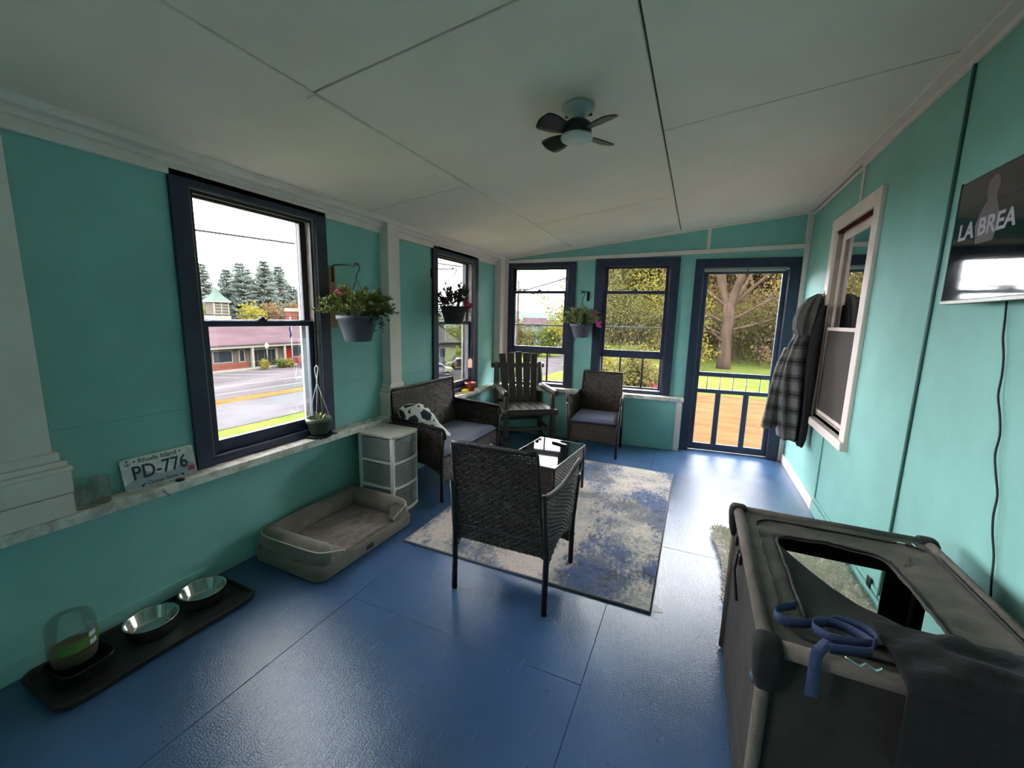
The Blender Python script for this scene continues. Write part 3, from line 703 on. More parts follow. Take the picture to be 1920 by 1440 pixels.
# coffee table
t = thing('coffee_table', 'low wicker coffee table with black glass top on the rug', 'table', (1.347, 3.155, .0095), -.085)
tw, tl = .205, .335
for (ax, ay, bx, by) in [(-tw, -tl, tw, -tl), (tw, -tl, tw, tl), (tw, tl, -tw, tl), (-tw, tl, -tw, -tl)]:
    L = math.hypot(bx-ax, by-ay); S = lambda u, v: Vector((ax+(bx-ax)*u, ay+(by-ay)*u, .17+.21*v))
    mb = MB(); weave(mb, S, int(L/.022), 15, .013, .0148, .0036); tag(mb.build('apron', 'wicker', t), kind='stuff')
for sx in (-1, 1):
    for sy in (-1, 1): MB().tube([(sx*tw, sy*tl, 0), (sx*tw, sy*tl, .375)], .0135, 8).build('leg', 'chair_leg', t)
q = MB()
for a in ((-tw-.012, -tl-.012, tw+.012, -tl+.012), (-tw-.012, tl-.012, tw+.012, tl+.012), (-tw-.012, -tl+.012, -tw+.012, tl-.012), (tw-.012, -tl+.012, tw+.012, tl-.012)): q.box(a[0], a[1], .372, a[2], a[3], .392)
q.build('top_frame', 'wicker_frame', t, bevel=.005)
mat('table_glass', srgb(10, 10, 11), .03, spec=.8)
mat('glass_edge', srgb(170, 180, 176), .15)
B(-tw-.008, -tl-.008, .392, tw+.008, tl+.008, .398).build('glass_top', 'table_glass', t)
q = MB()
for a in ((-tw-.012, -tl-.012, tw+.012, -tl-.006), (-tw-.012, tl+.006, tw+.012, tl+.012), (-tw-.012, -tl-.006, -tw-.006, tl+.006), (tw+.006, -tl-.006, tw+.012, tl+.006)): q.box(a[0], a[1], .391, a[2], a[3], .3985)
q.build('glass_edge', 'glass_edge', t)
r = thing('remote_control', 'slim grey and black remote control on the glass table', 'remote', (1.385, 3.375, .408), -.35)
B(-.075, -.021, 0, .075, .021, .014).build('body', 'black', r, bevel=.005)
B(-.06, -.015, .014, .07, .015, .0165).build('keypad', 'fan_white', r, bevel=.003)

# rug
rg = thing('area_rug', 'distressed beige and blue area rug under the wicker set', 'rug', (1.518, 3.135, 0), .0)
rg_hw, rg_hl = .79, 1.075
def rugf(u, v): return ((u*2-1)*rg_hw, (v*2-1)*rg_hl, .009 + .0012*noise.noise((u*9, v*9, 2)))
mb = MB(); mb.grid(rugf, 40, 56); mb.box(-rg_hw, -rg_hl, 0.0005, rg_hw, rg_hl, .006)
mb.build('pile', 'rug', rg)
mat('rug_edge', srgb(120, 118, 122), .95)
q = MB().tube([(-rg_hw, -rg_hl, .006), (rg_hw, -rg_hl, .006), (rg_hw, rg_hl, .006), (-rg_hw, rg_hl, .006)], .0055, 6, closed=True)
q = MB()
for a, b in [((-rg_hw, -rg_hl), (rg_hw, -rg_hl)), ((rg_hw, -rg_hl), (rg_hw, rg_hl)), ((rg_hw, rg_hl), (-rg_hw, rg_hl)), ((-rg_hw, rg_hl), (-rg_hw, -rg_hl))]: q.tube([(a[0], a[1], .006), (b[0], b[1], .006)], .006, 6)
q.build('bound_edge', 'rug_edge', rg)
q = MB().prism([(0, 0), (.055, .02), (.01, .075)], 'z', 0.0005, .0015); q = tag(q.build('paper_tag', 'tag_paper'), 'small white paper tag by the near right rug corner', 'paper'); q.location = (2.315, 2.075, 0)

# rocking chair
r = thing('rocking_chair', 'dark brown log rocking chair with slatted back in the far left corner', 'rocking chair', (.573, 4.526, 0), math.radians(36.8)); r.scale = (.97, 1.03, 1.02)
px, yf, yr = .285, -.25, .25
def log(p0, p1, ra, name='rail', bulge=.0, n=12):
    pts = [Vector(p0).lerp(Vector(p1), k/6) for k in range(7)]; rr = [ra*(1-bulge*abs(k/3-1)**2) for k in range(7)]
    return MB().tube(pts, rr, n).build(name, 'rocker_log', r, bevel=.004)
for s in (-1, 1):
    log((s*px, yf, .055), (s*px, yf-.005, .40), .036, 'front_leg', .35)
    log((s*px, yf+.02, .40), (s*px, yf+.02, .62), .028, 'arm_post', .1)
    log((s*(px+.005), yr-.01, .055), (s*(px+.005), yr+.09, .93), .042, 'rear_post', .35)
    log((s*(px+.01), yr+.10, .645), (s*(px+.02), yf-.06, .640), .037, 'armrest', .08)
    log((s*px, yf-.05, .405), (s*px, yr+.02, .385), .034, 'seat_side_rail', .05)
    pts = [(s*px, -.40+.86*k/12, .035+.10*((k/12-.46)*1.55)**2) for k in range(13)]
    MB().tube(pts, .036, 10, sx=.75).build('rocker', 'rocker_log', r, bevel=.004)
    log((s*px, yf, .20), (s*px, yr, .19), .022, 'side_stretcher')
log((-px-.055, yf-.02, .42), (px+.055, yf-.02, .42), .036, 'front_rail', .08)
log((-px, yf, .225), (px, yf, .225), .024, 'stretcher', .1)
log((-px, yr+.02, .23), (px, yr+.02, .23), .022, 'stretcher', .1)
log((-px-.07, yr+.115, .885), (px+.07, yr+.115, .885), .034, 'back_rail', .08)
log((-px, yr+.02, .47), (px, yr+.02, .47), .03, 'back_rail', .1)
for k in range(6):
    x = -.245+k*.098; q = MB().hexa([(x+a, y, z+(-.0 if y < 0 else -.02)) for z in (.440, .462) for y in (yf-.05, yr-.03) for a in (-.045, .045)]); q.build('seat_slat', 'rocker_wood', r, bevel=.004)
for k in range(5):
    c = (k-2); q = MB()
    zt_ = 1.055-.012*abs(c)
    bx, tx = c*.090, c*.108
    q.hexa([(bx+a, .20+b, .445) for b in (0, .02) for a in (-.042, .042)] + [(tx+a, .345+b, zt_) for b in (0, .02) for a in (-.043, .043)])
    q.build('back_slat', 'rocker_wood', r, bevel=.005)

# drawer tower
r = thing('drawer_tower', 'white plastic three-drawer tower beside the loveseat', 'drawer unit', (.285, 2.45, 0))
x0, x1, y0, y1, H = -.175, .16, -.145, .145, .62
def bow(y): return .022*(1-(y/.145)**2)
def slab(z0, z1, e=0, nm='shelf'):
    pl = [(x0-e, y0-e)] + [(x1+bow(y)*1.0+e, y) for y in [y0+(y1-y0)*k/10 for k in range(11)]] + [(x0-e, y1+e)]
    return MB().prism(pl, 'z', z0, z1)
for z0, z1, nm in [(0, .018, 'base'), (.200, .218, 'shelf'), (.398, .416, 'shelf')]: slab(z0, z1).build(nm, 'plastic_white', r, bevel=.003)
slab(.596, .62, .004).build('top', 'plastic_box_top', r, bevel=.006)
for sx, sy in ((x0, y0), (x0, y1-.03), (x1-.034, y0), (x1-.034, y1-.03)):
    B(sx, sy, .018, sx+.034, sy+.03, .6).build('post', 'plastic_white', r, bevel=.005)
for k in range(3):
    z0 = .024+k*.198; z1 = z0+.168
    dr = slab(z0, z1, -.004).build('drawer', 'plastic_clear', r, bevel=.006)
    pts = [(x1+bow(y)+.006, y, z1-.035) for y in [-.06+.012*j for j in range(11)]]
    MB().tube(pts, .008, 8).build('handle', 'plastic_clear', dr)
    B(x0+.02, y0+.035, z0+.004, x1-.03, y1-.035, z0+.06+.05*(k == 2)).build('contents', 'drawer_stuff', dr, bevel=.02)

# dog bed
r = thing('dog_bed', 'taupe bolster dog bed on the floor by the left wall', 'dog bed', (.335, 1.895, 0), -.02)
bx0, bx1, by0, by1 = -.285, .285, -.415, .40
def rr(hx0, hy0, hx1, hy1, rad, n=6):
    P = []
    for cx_, cy_, a0 in ((hx1-rad, hy1-rad, 0), (hx0+rad, hy1-rad, 90), (hx0+rad, hy0+rad, 180), (hx1-rad, hy0+rad, 270)):
        for k in range(n+1):
            a = math.radians(a0+90*k/n); P.append((cx_+rad*math.cos(a), cy_+rad*math.sin(a)))
    return P
mb = MB(); mb.loft([[(p[0], p[1], z) for p in rr(bx0+e, by0+e, bx1-e, by1-e, .06)] for z, e in [(.001, .012), (.012, .0), (.07, -.004), (.088, .004), (.094, .02)]])
mb.build('base', 'bed', r)
mb = MB(); mb.grid(lambda u, v: (bx0+.06+(bx1-bx0-.08)*u, by0+.09+(by1-by0-.18)*v, .102+.010*math.sin(u*9+v*3)*noise.noise((u*4, v*4, 1))+.008*noise.noise((u*14, v*5, 3))), 30, 36)
mb.build('sleeping_mat', 'bed_mat', r)
path = [(bx1-.03, by0+.20, .105), (bx1-.045, by0+.12, .150), (bx1-.085, by0+.078, .172), (.0, by0+.07, .172), (bx0+.085, by0+.075, .172), (bx0+.07, by0+.14, .175), (bx0+.066, 0, .180), (bx0+.07, by1-.14, .18), (bx0+.085, by1-.078, .18), (.0, by1-.07, .18), (bx1-.085, by1-.078, .178), (bx1-.045, by1-.12, .155), (bx1-.03, by1-.20, .105)]
def catmull(P, n=6):
    P = [Vector(q) for q in P]; out = []
    for i in range(len(P)-1):
        p0, p1, p2, p3 = P[max(i-1, 0)], P[i], P[i+1], P[min(i+2, len(P)-1)]
        for k in range(n):
            t_ = k/n; out.append(.5*((2*p1)+(p2-p0)*t_+(2*p0-5*p1+4*p2-p3)*t_*t_+(3*p1-p0-3*p2+p3)*t_**3))
    out.append(P[-1]); return out
cp = catmull(path, 6); N = len(cp)
rad = [.066*(.35+.65*smooth01(min(k, N-1-k)/9)) for k in range(N)]
cpz = [Vector((q.x, q.y, max(q.z-rad[k]*.75, .07)+.012)) for k, q in enumerate(cp)]
mb = MB().tube(cpz, rad, 14); mb.build('bolster', 'bed', r)
pip = [Vector((q.x + (q.x)*.0, q.y, 0)) for q in cpz]
out = []
for k in range(N):
    t_ = (cpz[min(k+1, N-1)]-cpz[max(k-1, 0)]); t_.z = 0; t_.normalize(); nrm = Vector((-t_.y, t_.x, 0))
    ctr = Vector((0, 0, 0)); 
    if nrm.dot(Vector((cpz[k].x, cpz[k].y, 0))) < 0: nrm = -nrm
    out.append(cpz[k]+nrm*rad[k]*.80+Vector((0, 0, rad[k]*.62)))
MB().tube(out, .0042, 6).build('piping', 'piping', r)
B(bx1-.003, -.06, .03, bx1+.004, .0, .06).build('fabric_label', 'label_dark', r)

# feeding tray, bowls and feeder
t = thing('boot_tray', 'long black rubber tray on the floor by the left wall', 'tray', (.205, .905, 0), -.02)
tx, ty = .17, .375
mb = MB(); mb.prism(rr(-tx, -ty, tx, ty, .05), 'z', .001, .007); mb.build('tray_floor', 'rubber_mat', t)
o_ = rr(-tx, -ty, tx, ty, .055); 
mb = MB(); mb.loft([[(p[0]*(1+e/tx), p[1]*(1+e/ty), z) for p in o_] for e, z in [(-.010, .007), (-.004, .024), (.004, .028), (.010, .024), (.004, .001)]], cap=False); mb.build('raised_rim', 'rubber_mat', t)
bowl_prof = [(.0, .004), (.068, .004), (.078, .012), (.094, .066), (.100, .072), (.103, .070), (.101, .066), (.099, .062), (.092, .02), (.086, .0), (.0, .0)]
def bowl(loc, label, fill):
    r = thing('dog_bowl', label, 'bowl', loc, 0, 'steel dog bowls')
    MB().lathe(bowl_prof[::-1], 36, cap0=False, cap1=False).build('steel_bowl', 'steel', r)
    return r
bowl((.188, .905, .007), 'round stainless steel dog bowl nearer the feeder on the tray', 0)
bowl((.172, 1.135, .007), 'round stainless steel dog bowl at the far end of the tray', 0)
r = thing('pet_feeder', 'clear gravity pet feeder with green label on the black tray', 'feeder', (.165, .655, .007), .1)
mb = MB(); mb.loft([[(p[0], p[1], z) for p in rr(-.075-e, -.085-e, .115+e, .085+e, .05)] for z, e in [(0, -.01), (.06, .004), (.064, .0), (.058, -.006), (.02, -.012)]]); mb.build('feeder_bowl', 'black', r, bevel=.002)
mb = MB().lathe([(.062, .05), (.072, .075), (.076, .10), (.076, .215), (.070, .235), (.066, .242)], 28, c=(-.01, 0, 0)); mb.build('clear_jar', 'jar_clear', r)
mb = MB().lathe([(.066, .055), (.070, .076), (.072, .10), (.072, .112)], 28, c=(-.01, 0, 0)); mb.build('kibble', 'kibble', r)
def arc(r0, a0, a1, z0, z1, n=8):
    return lambda u, v: (-.01+r0*math.cos(a0+(a1-a0)*u), r0*math.sin(a0+(a1-a0)*u), z0+(z1-z0)*v)
mb = MB(); mb.grid(arc(.0772, -1.0, 1.1, .118, .165), 10, 1); mb.build('green_label', 'label_green', r)
mb = MB(); mb.grid(arc(.0778, .25, .62, .120, .142), 4, 1); mb.grid(arc(.0778, .25, .62, .155, .175), 4, 1); mb.build('white_label', 'tag_paper', r)

# soft dog crate
r = thing('dog_crate', 'dark taupe soft-sided dog crate in the near right corner', 'dog crate', (2.955, 1.55, 0))
cx0, cx1, cy0, cy1, CH = -.315, .315, -.42, .42, .70
def panel(mb, fn, hole=None, nu=24, nv=20):
    """sheet with thickness along fn(u,v,t); cells inside hole(u,v) left open"""
    I = [[[mb.p(*fn(i/nu, j/nv, t)) for i in range(nu+1)] for j in range(nv+1)] for t in (0, 1)]
    keep = [[not (hole and hole((i+.5)/nu, (j+.5)/nv)) for i in range(nu)] for j in range(nv)]
    for j in range(nv):
        for i in range(nu):
            if not keep[j][i]: continue
            mb.face((I[0][j][i], I[0][j][i+1], I[0][j+1][i+1], I[0][j+1][i]), True)
            mb.face((I[1][j+1][i], I[1][j+1][i+1], I[1][j][i+1], I[1][j][i]), True)
            for di, dj, a, b in ((0, -1, (j, i), (j, i+1)), (0, 1, (j+1, i+1), (j+1, i)), (-1, 0, (j+1, i), (j, i)), (1, 0, (j, i+1), (j+1, i+1))):
                ii, jj = i+di, j+dj
                if not (0 <= ii < nu and 0 <= jj < nv and keep[jj][ii]):
                    mb.face((I[0][b[0]][b[1]], I[0][a[0]][a[1]], I[1][a[0]][a[1]], I[1][b[0]][b[1]]))
    return mb
wr_ = lambda a, b, s: .006*noise.noise((a*9, b*9, s))
pan = lambda x, y: MB()
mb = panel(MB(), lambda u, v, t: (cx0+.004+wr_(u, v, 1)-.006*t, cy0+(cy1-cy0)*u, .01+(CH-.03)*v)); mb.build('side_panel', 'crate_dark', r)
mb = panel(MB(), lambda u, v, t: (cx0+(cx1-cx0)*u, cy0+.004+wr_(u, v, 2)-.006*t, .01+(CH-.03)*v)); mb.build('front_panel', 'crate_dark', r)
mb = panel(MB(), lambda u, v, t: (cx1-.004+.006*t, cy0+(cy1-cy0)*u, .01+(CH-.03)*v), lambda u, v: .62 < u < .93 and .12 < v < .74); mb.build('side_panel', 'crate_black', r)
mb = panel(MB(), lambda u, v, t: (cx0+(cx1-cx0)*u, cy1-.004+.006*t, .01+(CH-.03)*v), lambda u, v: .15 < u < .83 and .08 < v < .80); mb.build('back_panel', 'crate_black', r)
B(cx0+.01, cy0+.01, .006, cx1-.01, cy1-.01, .03).build('base_pad', 'crate_black', r, bevel=.006)
# top: border of fabric, a flap over the near left half, open triangle at the far right
def topz(x, y):
    ex = min(x-cx0, cx1-x); ey = min(y-cy0, cy1-y); e = max(0, min(ex, ey))
    return CH-.004 - .010*smooth01((e-.02)/.08) + .011*noise.noise((x*11, y*22, 5))*smooth01(e/.05) + .004*noise.noise((x*40, y*40, 8))*smooth01(e/.05)
def inhole(x, y):
    # triangle (2.77,1.735) (3.08,1.79) (3.09,1.34) in room coordinates
    T = [(-.182, .180), (.122, .238), (.134, -.215)]
    s = [(T[(k+1) % 3][0]-T[k][0])*(y-T[k][1])-(T[(k+1) % 3][1]-T[k][1])*(x-T[k][0]) for k in range(3)]
    return all(q < 0 for q in s)
mb = MB()
O = [(cx0, cy0), (cx1, cy0), (cx1, cy1), (cx0, cy1)]
# border ring between the outer rectangle and the rounded door opening, then the flap
door = rr(-.205, -.30, .136, .242, .05, 5)
def ringpt(a, k): return a
nD = len(door)
def outer_at(p):
    dx, dy = p[0]-(-.03), p[1]-(-.03); best = 1e9
    for lim, d0, dd in ((cx1-.012, p[0], dx), (cx0+.012, p[0], dx), (cy1-.012, p[1], dy), (cy0+.012, p[1], dy)):
        if abs(dd) > 1e-6:
            k = (lim-d0)/dd
            if k > 0: best = min(best, k)
    return (p[0]+dx*best, p[1]+dy*best)
dens = []
for k in range(nD):
    a, b = door[k], door[(k+1) % nD]; L = math.hypot(b[0]-a[0], b[1]-a[1]); n_ = max(1, int(L/.02))
    for q in range(n_): dens.append((a[0]+(b[0]-a[0])*q/n_, a[1]+(b[1]-a[1])*q/n_))
rows = []
for lv in range(7):
    t_ = lv/6; rows.append([mb.p(*(lambda x, y: (x, y, topz(x, y)))(p[0]+(outer_at(p)[0]-p[0])*t_, p[1]+(outer_at(p)[1]-p[1])*t_)) for p in dens])
low = [mb.p(p[0], p[1], topz(*p)-.008) for p in dens]
for A, Bq in zip([low]+rows, rows):
    for k in range(len(dens)): mb.face((A[k], A[(k+1) % len(dens)], Bq[(k+1) % len(dens)], Bq[k]), True)
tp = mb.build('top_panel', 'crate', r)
MB().tube([(p[0], p[1], topz(*p)+.002) for p in dens], .005, 6, closed=True).build('opening_binding', 'strap', tp)
zip_ = rr(-.262, -.375, .29, .355, .06, 5)
MB().tube([(p[0], p[1], topz(*p)+.001) for p in zip_], .0045, 6, closed=True).build('zipper', 'strap', tp)
# flap
mb = MB(); fx = [(-.203, .18), (.134, -.215)]
def flap(u, v, t):
    a = Vector((-.205, .18)).lerp(Vector((.136, -.215)), u); b = Vector((-.205, -.30)).lerp(Vector((.136, -.30)), u) if True else None
    q = a.lerp(b, v); sag = -.045*math.sin(PI*u)*(1-v)**1.2 - .02*math.sin(PI*u)*math.sin(PI*v)
    return (q.x, q.y, CH-.016+sag-.005*t+.004*noise.noise((q.x*16, q.y*16, 3)))
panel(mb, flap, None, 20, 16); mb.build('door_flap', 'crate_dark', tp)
# frame tubes under fabric
for a, b, nm in [((cx0, cy0), (cx0, cy1), 'top_edge'), ((cx0, cy1), (cx1, cy1), 'top_edge'), ((cx1, cy1), (cx1, cy0), 'top_edge'), ((cx1, cy0), (cx0, cy0), 'top_edge')]:
    MB().tube([(a[0], a[1], CH-.014), (b[0], b[1], CH-.014)], .021, 12).build(nm, 'crate', r)
for x, y in O:
    MB().tube([(x, y, .01), (x, y, CH-.02)], .017, 12).build('corner_post', 'crate', r)
    mb = MB(); mb.loft([[(x+q[0], y+q[1], z) for q in rr(-e, -e, e, e, e*.6, 4)] for z, e in [(CH-.13, .019), (CH-.09, .030), (CH-.03, .036), (CH-.008, .034), (CH+.007, .027), (CH+.011, .012)]]); mb.build('corner_cap', 'crate_black', r)
for y in (.02, .17):
    q = MB().box(cx0-.018, cy0+.50+y, CH-.10, cx0-.006, cy0+.53+y, CH-.06); q.build('buckle', 'black', r, bevel=.004)
q = MB().tube([(cx0-.014, .16, CH-.07), (cx0-.03, .10, CH-.12), (cx0-.02, .03, CH-.2)], .006, 6); q.build('strap', 'strap', r)
MB().tube([(cx0-.02, cy0+.02, CH-.10), (cx0-.023, cy0+.022, CH-.125), (cx0-.02, cy0+.02, CH-.15)], .005, 8).build('zip_pull', 'chrome', r)
B(.20, .345, CH-.006, .225, .352, CH+.004).build('zip_pull', 'chrome', r); B(.245, .335, CH-.006, .252, .358, CH+.005).build('zip_pull', 'chrome', r)
# leash
def ribbon(P, w, th=.0015, tilt=None):
    mb = MB(); P = catmull(P, 8); R = []
    for k, p in enumerate(P):
        t_ = (P[min(k+1, len(P)-1)]-P[max(k-1, 0)]).normalized(); up_ = Vector(tilt(k/(len(P)-1)) if tilt else (0, 0, 1))
        up_ = (up_-t_*up_.dot(t_)).normalized(); n_ = t_.cross(up_)
        R.append([mb.p(*(p+up_*a*w/2+n_*b*th)) for a, b in ((1, 1), (1, -1), (-1, -1), (-1, 1))])
    for A, Bq in zip(R, R[1:]):
        for k in range(4): mb.face((A[k], A[(k+1) % 4], Bq[(k+1) % 4], Bq[k]), k % 2 == 1)
    mb.face(R[0][::-1]); mb.face(R[-1]); return mb
ro = thing('dog_leash', 'coiled blue webbing dog leash lying on the crate top', 'leash', (2.72, 1.20, .70))
L1 = [(.01, .10, .012), (-.045, .055, .014), (-.05, .02, .014), (-.01, .015, .012), (.055, .045, .012), (.10, .075, .014), (.155, .06, .016), (.165, .02, .016), (.12, -.005, .016), (.06, -.01, .014), (.03, .015, .014), (.05, .05, .013), (.11, .05, .014), (.15, .01, .016), (.135, -.03, .016), (.09, -.045, .016), (.05, -.055, .014)]
ribbon(L1, .026).build('webbing', 'leash', ro)
L2 = [(.055, -.03, .016), (.03, -.07, .020), (.015, -.093, .014), (.012, -.105, -.03), (.012, -.107, -.09)]
ribbon(L2, .026, tilt=lambda t: (1, .1, 0)).build('hanging_end', 'leash', ro)
MB().tube(catmull([(.075, -.075, .018), (.10, -.085, .012), (.115, -.075, .016), (.13, -.085, .012), (.145, -.075, .014)], 5), .003, 6).build('clip', 'chrome', ro)
# black cloth in a heap at the crate's near edge
def cloth(u, v):
    x = -.12+.42*u; over = 0
    if v > .42: y = -.085+.19*(v-.42)/.58
    else:
        a = min(1, (.42-v)/.14); y = -.085-.045*math.sin(a*PI/2); over = 1-a if v > .28 else 0
    z = .03*math.exp(-((u-.3)/.25)**2-((v-.6)/.3)**2)+.05*math.exp(-((u-.75)/.25)**2-((v-.4)/.4)**2)+.018*noise.noise((u*6, v*6, 2))+.012
    if v <= .42:
        z = .016*over if v > .28 else -(.28-v)*.72*(1+.25*math.sin(u*5))
        y += .010*noise.noise((u*7, v*9, 6)) - .004
    else: z = max(z, .016)
    return (x, y, z)
mb = MB(); mb.grid(cloth, 40, 26); q = tag(mb.build('black_cloth', 'jacket_black'), 'black cloth bunched over the near edge of the crate', 'cloth'); q.location = (3.02, 1.215, .70)
q.modifiers.new('solid', 'SOLIDIFY').thickness = .006

# shaggy mat behind the crate
r = thing('shaggy_mat', 'shaggy grey-beige fleece mat on the floor behind the crate', 'mat', (3.0, 2.66, 0))
def matpt(u, v):
    yy = -.49+.96*v; xl = -.385+.05*math.sin(PI*v)*(1)+.06*(1-v)*(.3 if v > .15 else 1); x = xl+(.37-xl)*u
    e = min(u*(.37-xl), (1-u)*(.37-xl), v*.96, (1-v)*.96); k = math.sqrt(max(0, 1-(1-min(1, e/.06))**2))
    return Vector((x, yy, .004+.075*k+.012*noise.noise((u*6, v*7, 4))*k))
mb = MB(); mb.grid(lambda u, v: matpt(u, v), 30, 36); mb.build('cushion_core', 'shag', r)
mb = MB(); rnd = random.Random(3)
for k in range(9000):
    u, v = rnd.random(), rnd.random(); p = matpt(u, v)
    du = matpt(min(1, u+.01), v)-matpt(max(0, u-.01), v); dv = matpt(u, min(1, v+.01))-matpt(u, max(0, v-.01)); n_ = du.cross(dv).normalized()
    dd = (n_*.6+Vector((rnd.uniform(-1, 1), rnd.uniform(-1, 1), rnd.uniform(-.3, .6)))).normalized()
    mb.leaf(p-n_*.004, dd, Vector((rnd.uniform(-1, 1), rnd.uniform(-1, 1), .4)), rnd.uniform(.02, .036), .007)
tag(mb.build('fleece', 'shag', r), kind='stuff')

# wall socket, power strip, cords
q = tag(B(XR-.016, 2.648, .095, XR-.008, 2.70, .150).build('wall_socket', 'black', None, bevel=.003), 'small black wall socket low on the right wall behind the crate', 'socket')
# television
r = thing('television', 'black flat television on an arm mount on the right wall', 'television', (3.30, 1.90, 1.82))
tw_, th_ = .365, .230
B(.0, -tw_, -th_, .028, tw_, th_).build('housing', 'tv_bezel', r, bevel=.006)
mat('screen', srgb(13, 13, 14), .05, spec=.9)
sb = B(-.002, -tw_+.010, -th_+.016, .001, tw_-.010, th_-.010).build('screen', 'screen', r)
q = MB().box(-.004, -tw_, -th_, .002, tw_, -th_+.015); q.build('lower_bezel', 'tv_edge', r, bevel=.002)
q = MB().box(-.0035, tw_-.009, -th_, .002, tw_, th_); q.build('side_bezel', 'tv_bezel', r, bevel=.002)
B(.028, -.10, -.10, .05, .10, .10).build('mount_plate', 'iron', r); B(.05, -.03, -.03, .09, .03, .03).build('mount_arm', 'iron', r)
def text(body, size, matn, parent, name='lettering', extrude=.0006, align='CENTER', mx=None, bold=0):
    cu = bpy.data.curves.new('t', 'FONT'); cu.body = body; cu.size = size; cu.extrude = extrude; cu.align_x = align; cu.align_y = 'CENTER'; cu.offset = bold
    cu.resolution_u = 4
    to = bpy.data.objects.new('t', cu); C.objects.link(to)
    dg = bpy.context.evaluated_depsgraph_get(); me = bpy.data.meshes.new_from_object(to.evaluated_get(dg)); bpy.data.objects.remove(to)
    me.materials.clear(); me.materials.append(MAT[matn]); me.name = name
    o = bpy.data.objects.new(name, me); C.objects.link(o)
    o.parent = parent
    if mx is not None: o.matrix_local = mx
    return o
# screen faces -x; text right = -y
face_mx = lambda x, y, z: Matrix.Translation((x, y, z)) @ Matrix(((0, 0, -1, 0), (-1, 0, 0, 0), (0, 1, 0, 0), (0, 0, 0, 1)))
text('LA BREA', .085, 'screen_text', sb, mx=face_mx(-.0026, .16, .035), bold=.002)
fig = MB(); pr = [(.0, -.02), (.10, -.02), (.115, .05), (.09, .10), (.075, .13), (.085, .165), (.07, .20), (.045, .205), (.02, .19), (.015, .155), (.03, .125), (.005, .10), (-.02, .05)]
fig.prism([(-a+.20, b) for a, b in pr], 'x', -.0024, -.0020); fig.build('picture_figure', 'screen_figure', sb)
# strap under the television
r = thing('mount_strap', 'black pull strap hanging below the television', 'strap', (3.36, 1.80, 1.38))
MB().tube([(0, .03, .235), (0, .028, .15), (0, .012, .07)], .012, 8, sx=.6).build('webbing', 'strap', r)
MB().tube([(0, .012, .08), (0, .004, .05), (0, 0, .02), (0, 0, 0)], [.010, .018, .020, .014], 10).build('grip', 'black', r)
B(-.008, .045, .15, .008, .06, .235).build('bracket_bar', 'storm_metal', r)
pts = [(XR-.012, 2.03, 1.62)] + [(XR-.012+.003*math.sin(k*2.1), 2.03-.25*(k/16)**1.1 + .006*math.sin(k*1.7), 1.60-1.05*k/16) for k in range(17)] + [(XR-.02, 1.74, .42)]
tag(MB().tube(catmull(pts, 3), .0032, 6).build('hanging_cable', 'cord'), 'dark cord hanging from the television down the right wall', 'cord')
r = thing('power_strip', 'black power strip on the right wall behind the crate', 'power strip', (XR-.03, 1.68, .50))
B(-.02, -.14, -.02, .02, .08, .02).build('strip_body', 'black', r, bevel=.006)
B(-.04, -.03, -.018, -.02, .03, .022).build('plug', 'black', r, bevel=.005)
MB().tube(catmull([(-.02, .08, .0), (-.03, .16, .05), (-.02, .24, .085), (-.03, .30, .03), (-.03, .33, -.1)], 5), .005, 6).build('flex', 'cord', r)

# jacket on the casing hook
r = thing('plaid_jacket', 'grey plaid hooded jacket with black lining hanging beside the white window', 'jacket', (0, 0, 0))
def loftrings(spec, n=40, fold=.10, seed=0, ph=7):
    R = []
    for z, xa, xb, ya, yb_ in spec:
        cx_, cy_, hx, hy = (xa+xb)/2, (ya+yb_)/2, (xb-xa)/2, (yb_-ya)/2; ring = []
        for k in range(n):
            a = 2*PI*k/n; f = 1+fold*math.sin(ph*a+seed+z*3.0)*.6+fold*.7*noise.noise((math.cos(a)*2, math.sin(a)*2, z*3.3+seed))
            c_, s_ = math.cos(a), math.sin(a); ring.append((cx_+hx*math.copysign(abs(c_)**.8, c_)*f, cy_+hy*math.copysign(abs(s_)**.8, s_)*f, z+.006*math.sin(5*a+seed)))
        R.append(ring)
    return R
def interp(spec, n):
    out = []
    for a, b in zip(spec, spec[1:]):
        for k in range(n): out.append(tuple(p+(q-p)*k/n for p, q in zip(a, b)))
    return out+[spec[-1]]
hood = interp([(1.755, 3.315, 3.345, 4.30, 4.38), (1.72, 3.255, 3.362, 4.26, 4.44), (1.64, 3.205, 3.366, 4.25, 4.48), (1.54, 3.182, 3.362, 4.25, 4.49), (1.46, 3.186, 3.345, 4.26, 4.48), (1.40, 3.21, 3.33, 4.28, 4.45)], 4)
MB().loft(loftrings(hood, n=56, fold=.11, seed=2, ph=9)).build('hood', 'hood_grey', r)
body = interp([(1.43, 3.215, 3.34, 4.29, 4.46), (1.33, 3.175, 3.335, 4.27, 4.50), (1.18, 3.135, 3.33, 4.25, 4.52), (1.0, 3.125, 3.325, 4.23, 4.53), (.80, 3.13, 3.325, 4.22, 4.53), (.62, 3.145, 3.325, 4.22, 4.52), (.50, 3.165, 3.325, 4.23, 4.51), (.475, 3.17, 3.32, 4.23, 4.51)], 5)
MB().loft(loftrings(body, n=64, fold=.16, seed=4, ph=8)).build('body', 'plaid', r)
sl_ = interp([(1.28, 3.14, 3.24, 4.33, 4.48), (1.10, 3.09, 3.20, 4.33, 4.47), (.90, 3.065, 3.175, 4.32, 4.45), (.72, 3.045, 3.165, 4.31, 4.44), (.585, 3.03, 3.155, 4.31, 4.43), (.55, 3.028, 3.14, 4.31, 4.43)], 5)
MB().loft(loftrings(sl_, n=44, fold=.14, seed=9, ph=6)).build('sleeve', 'plaid', r)
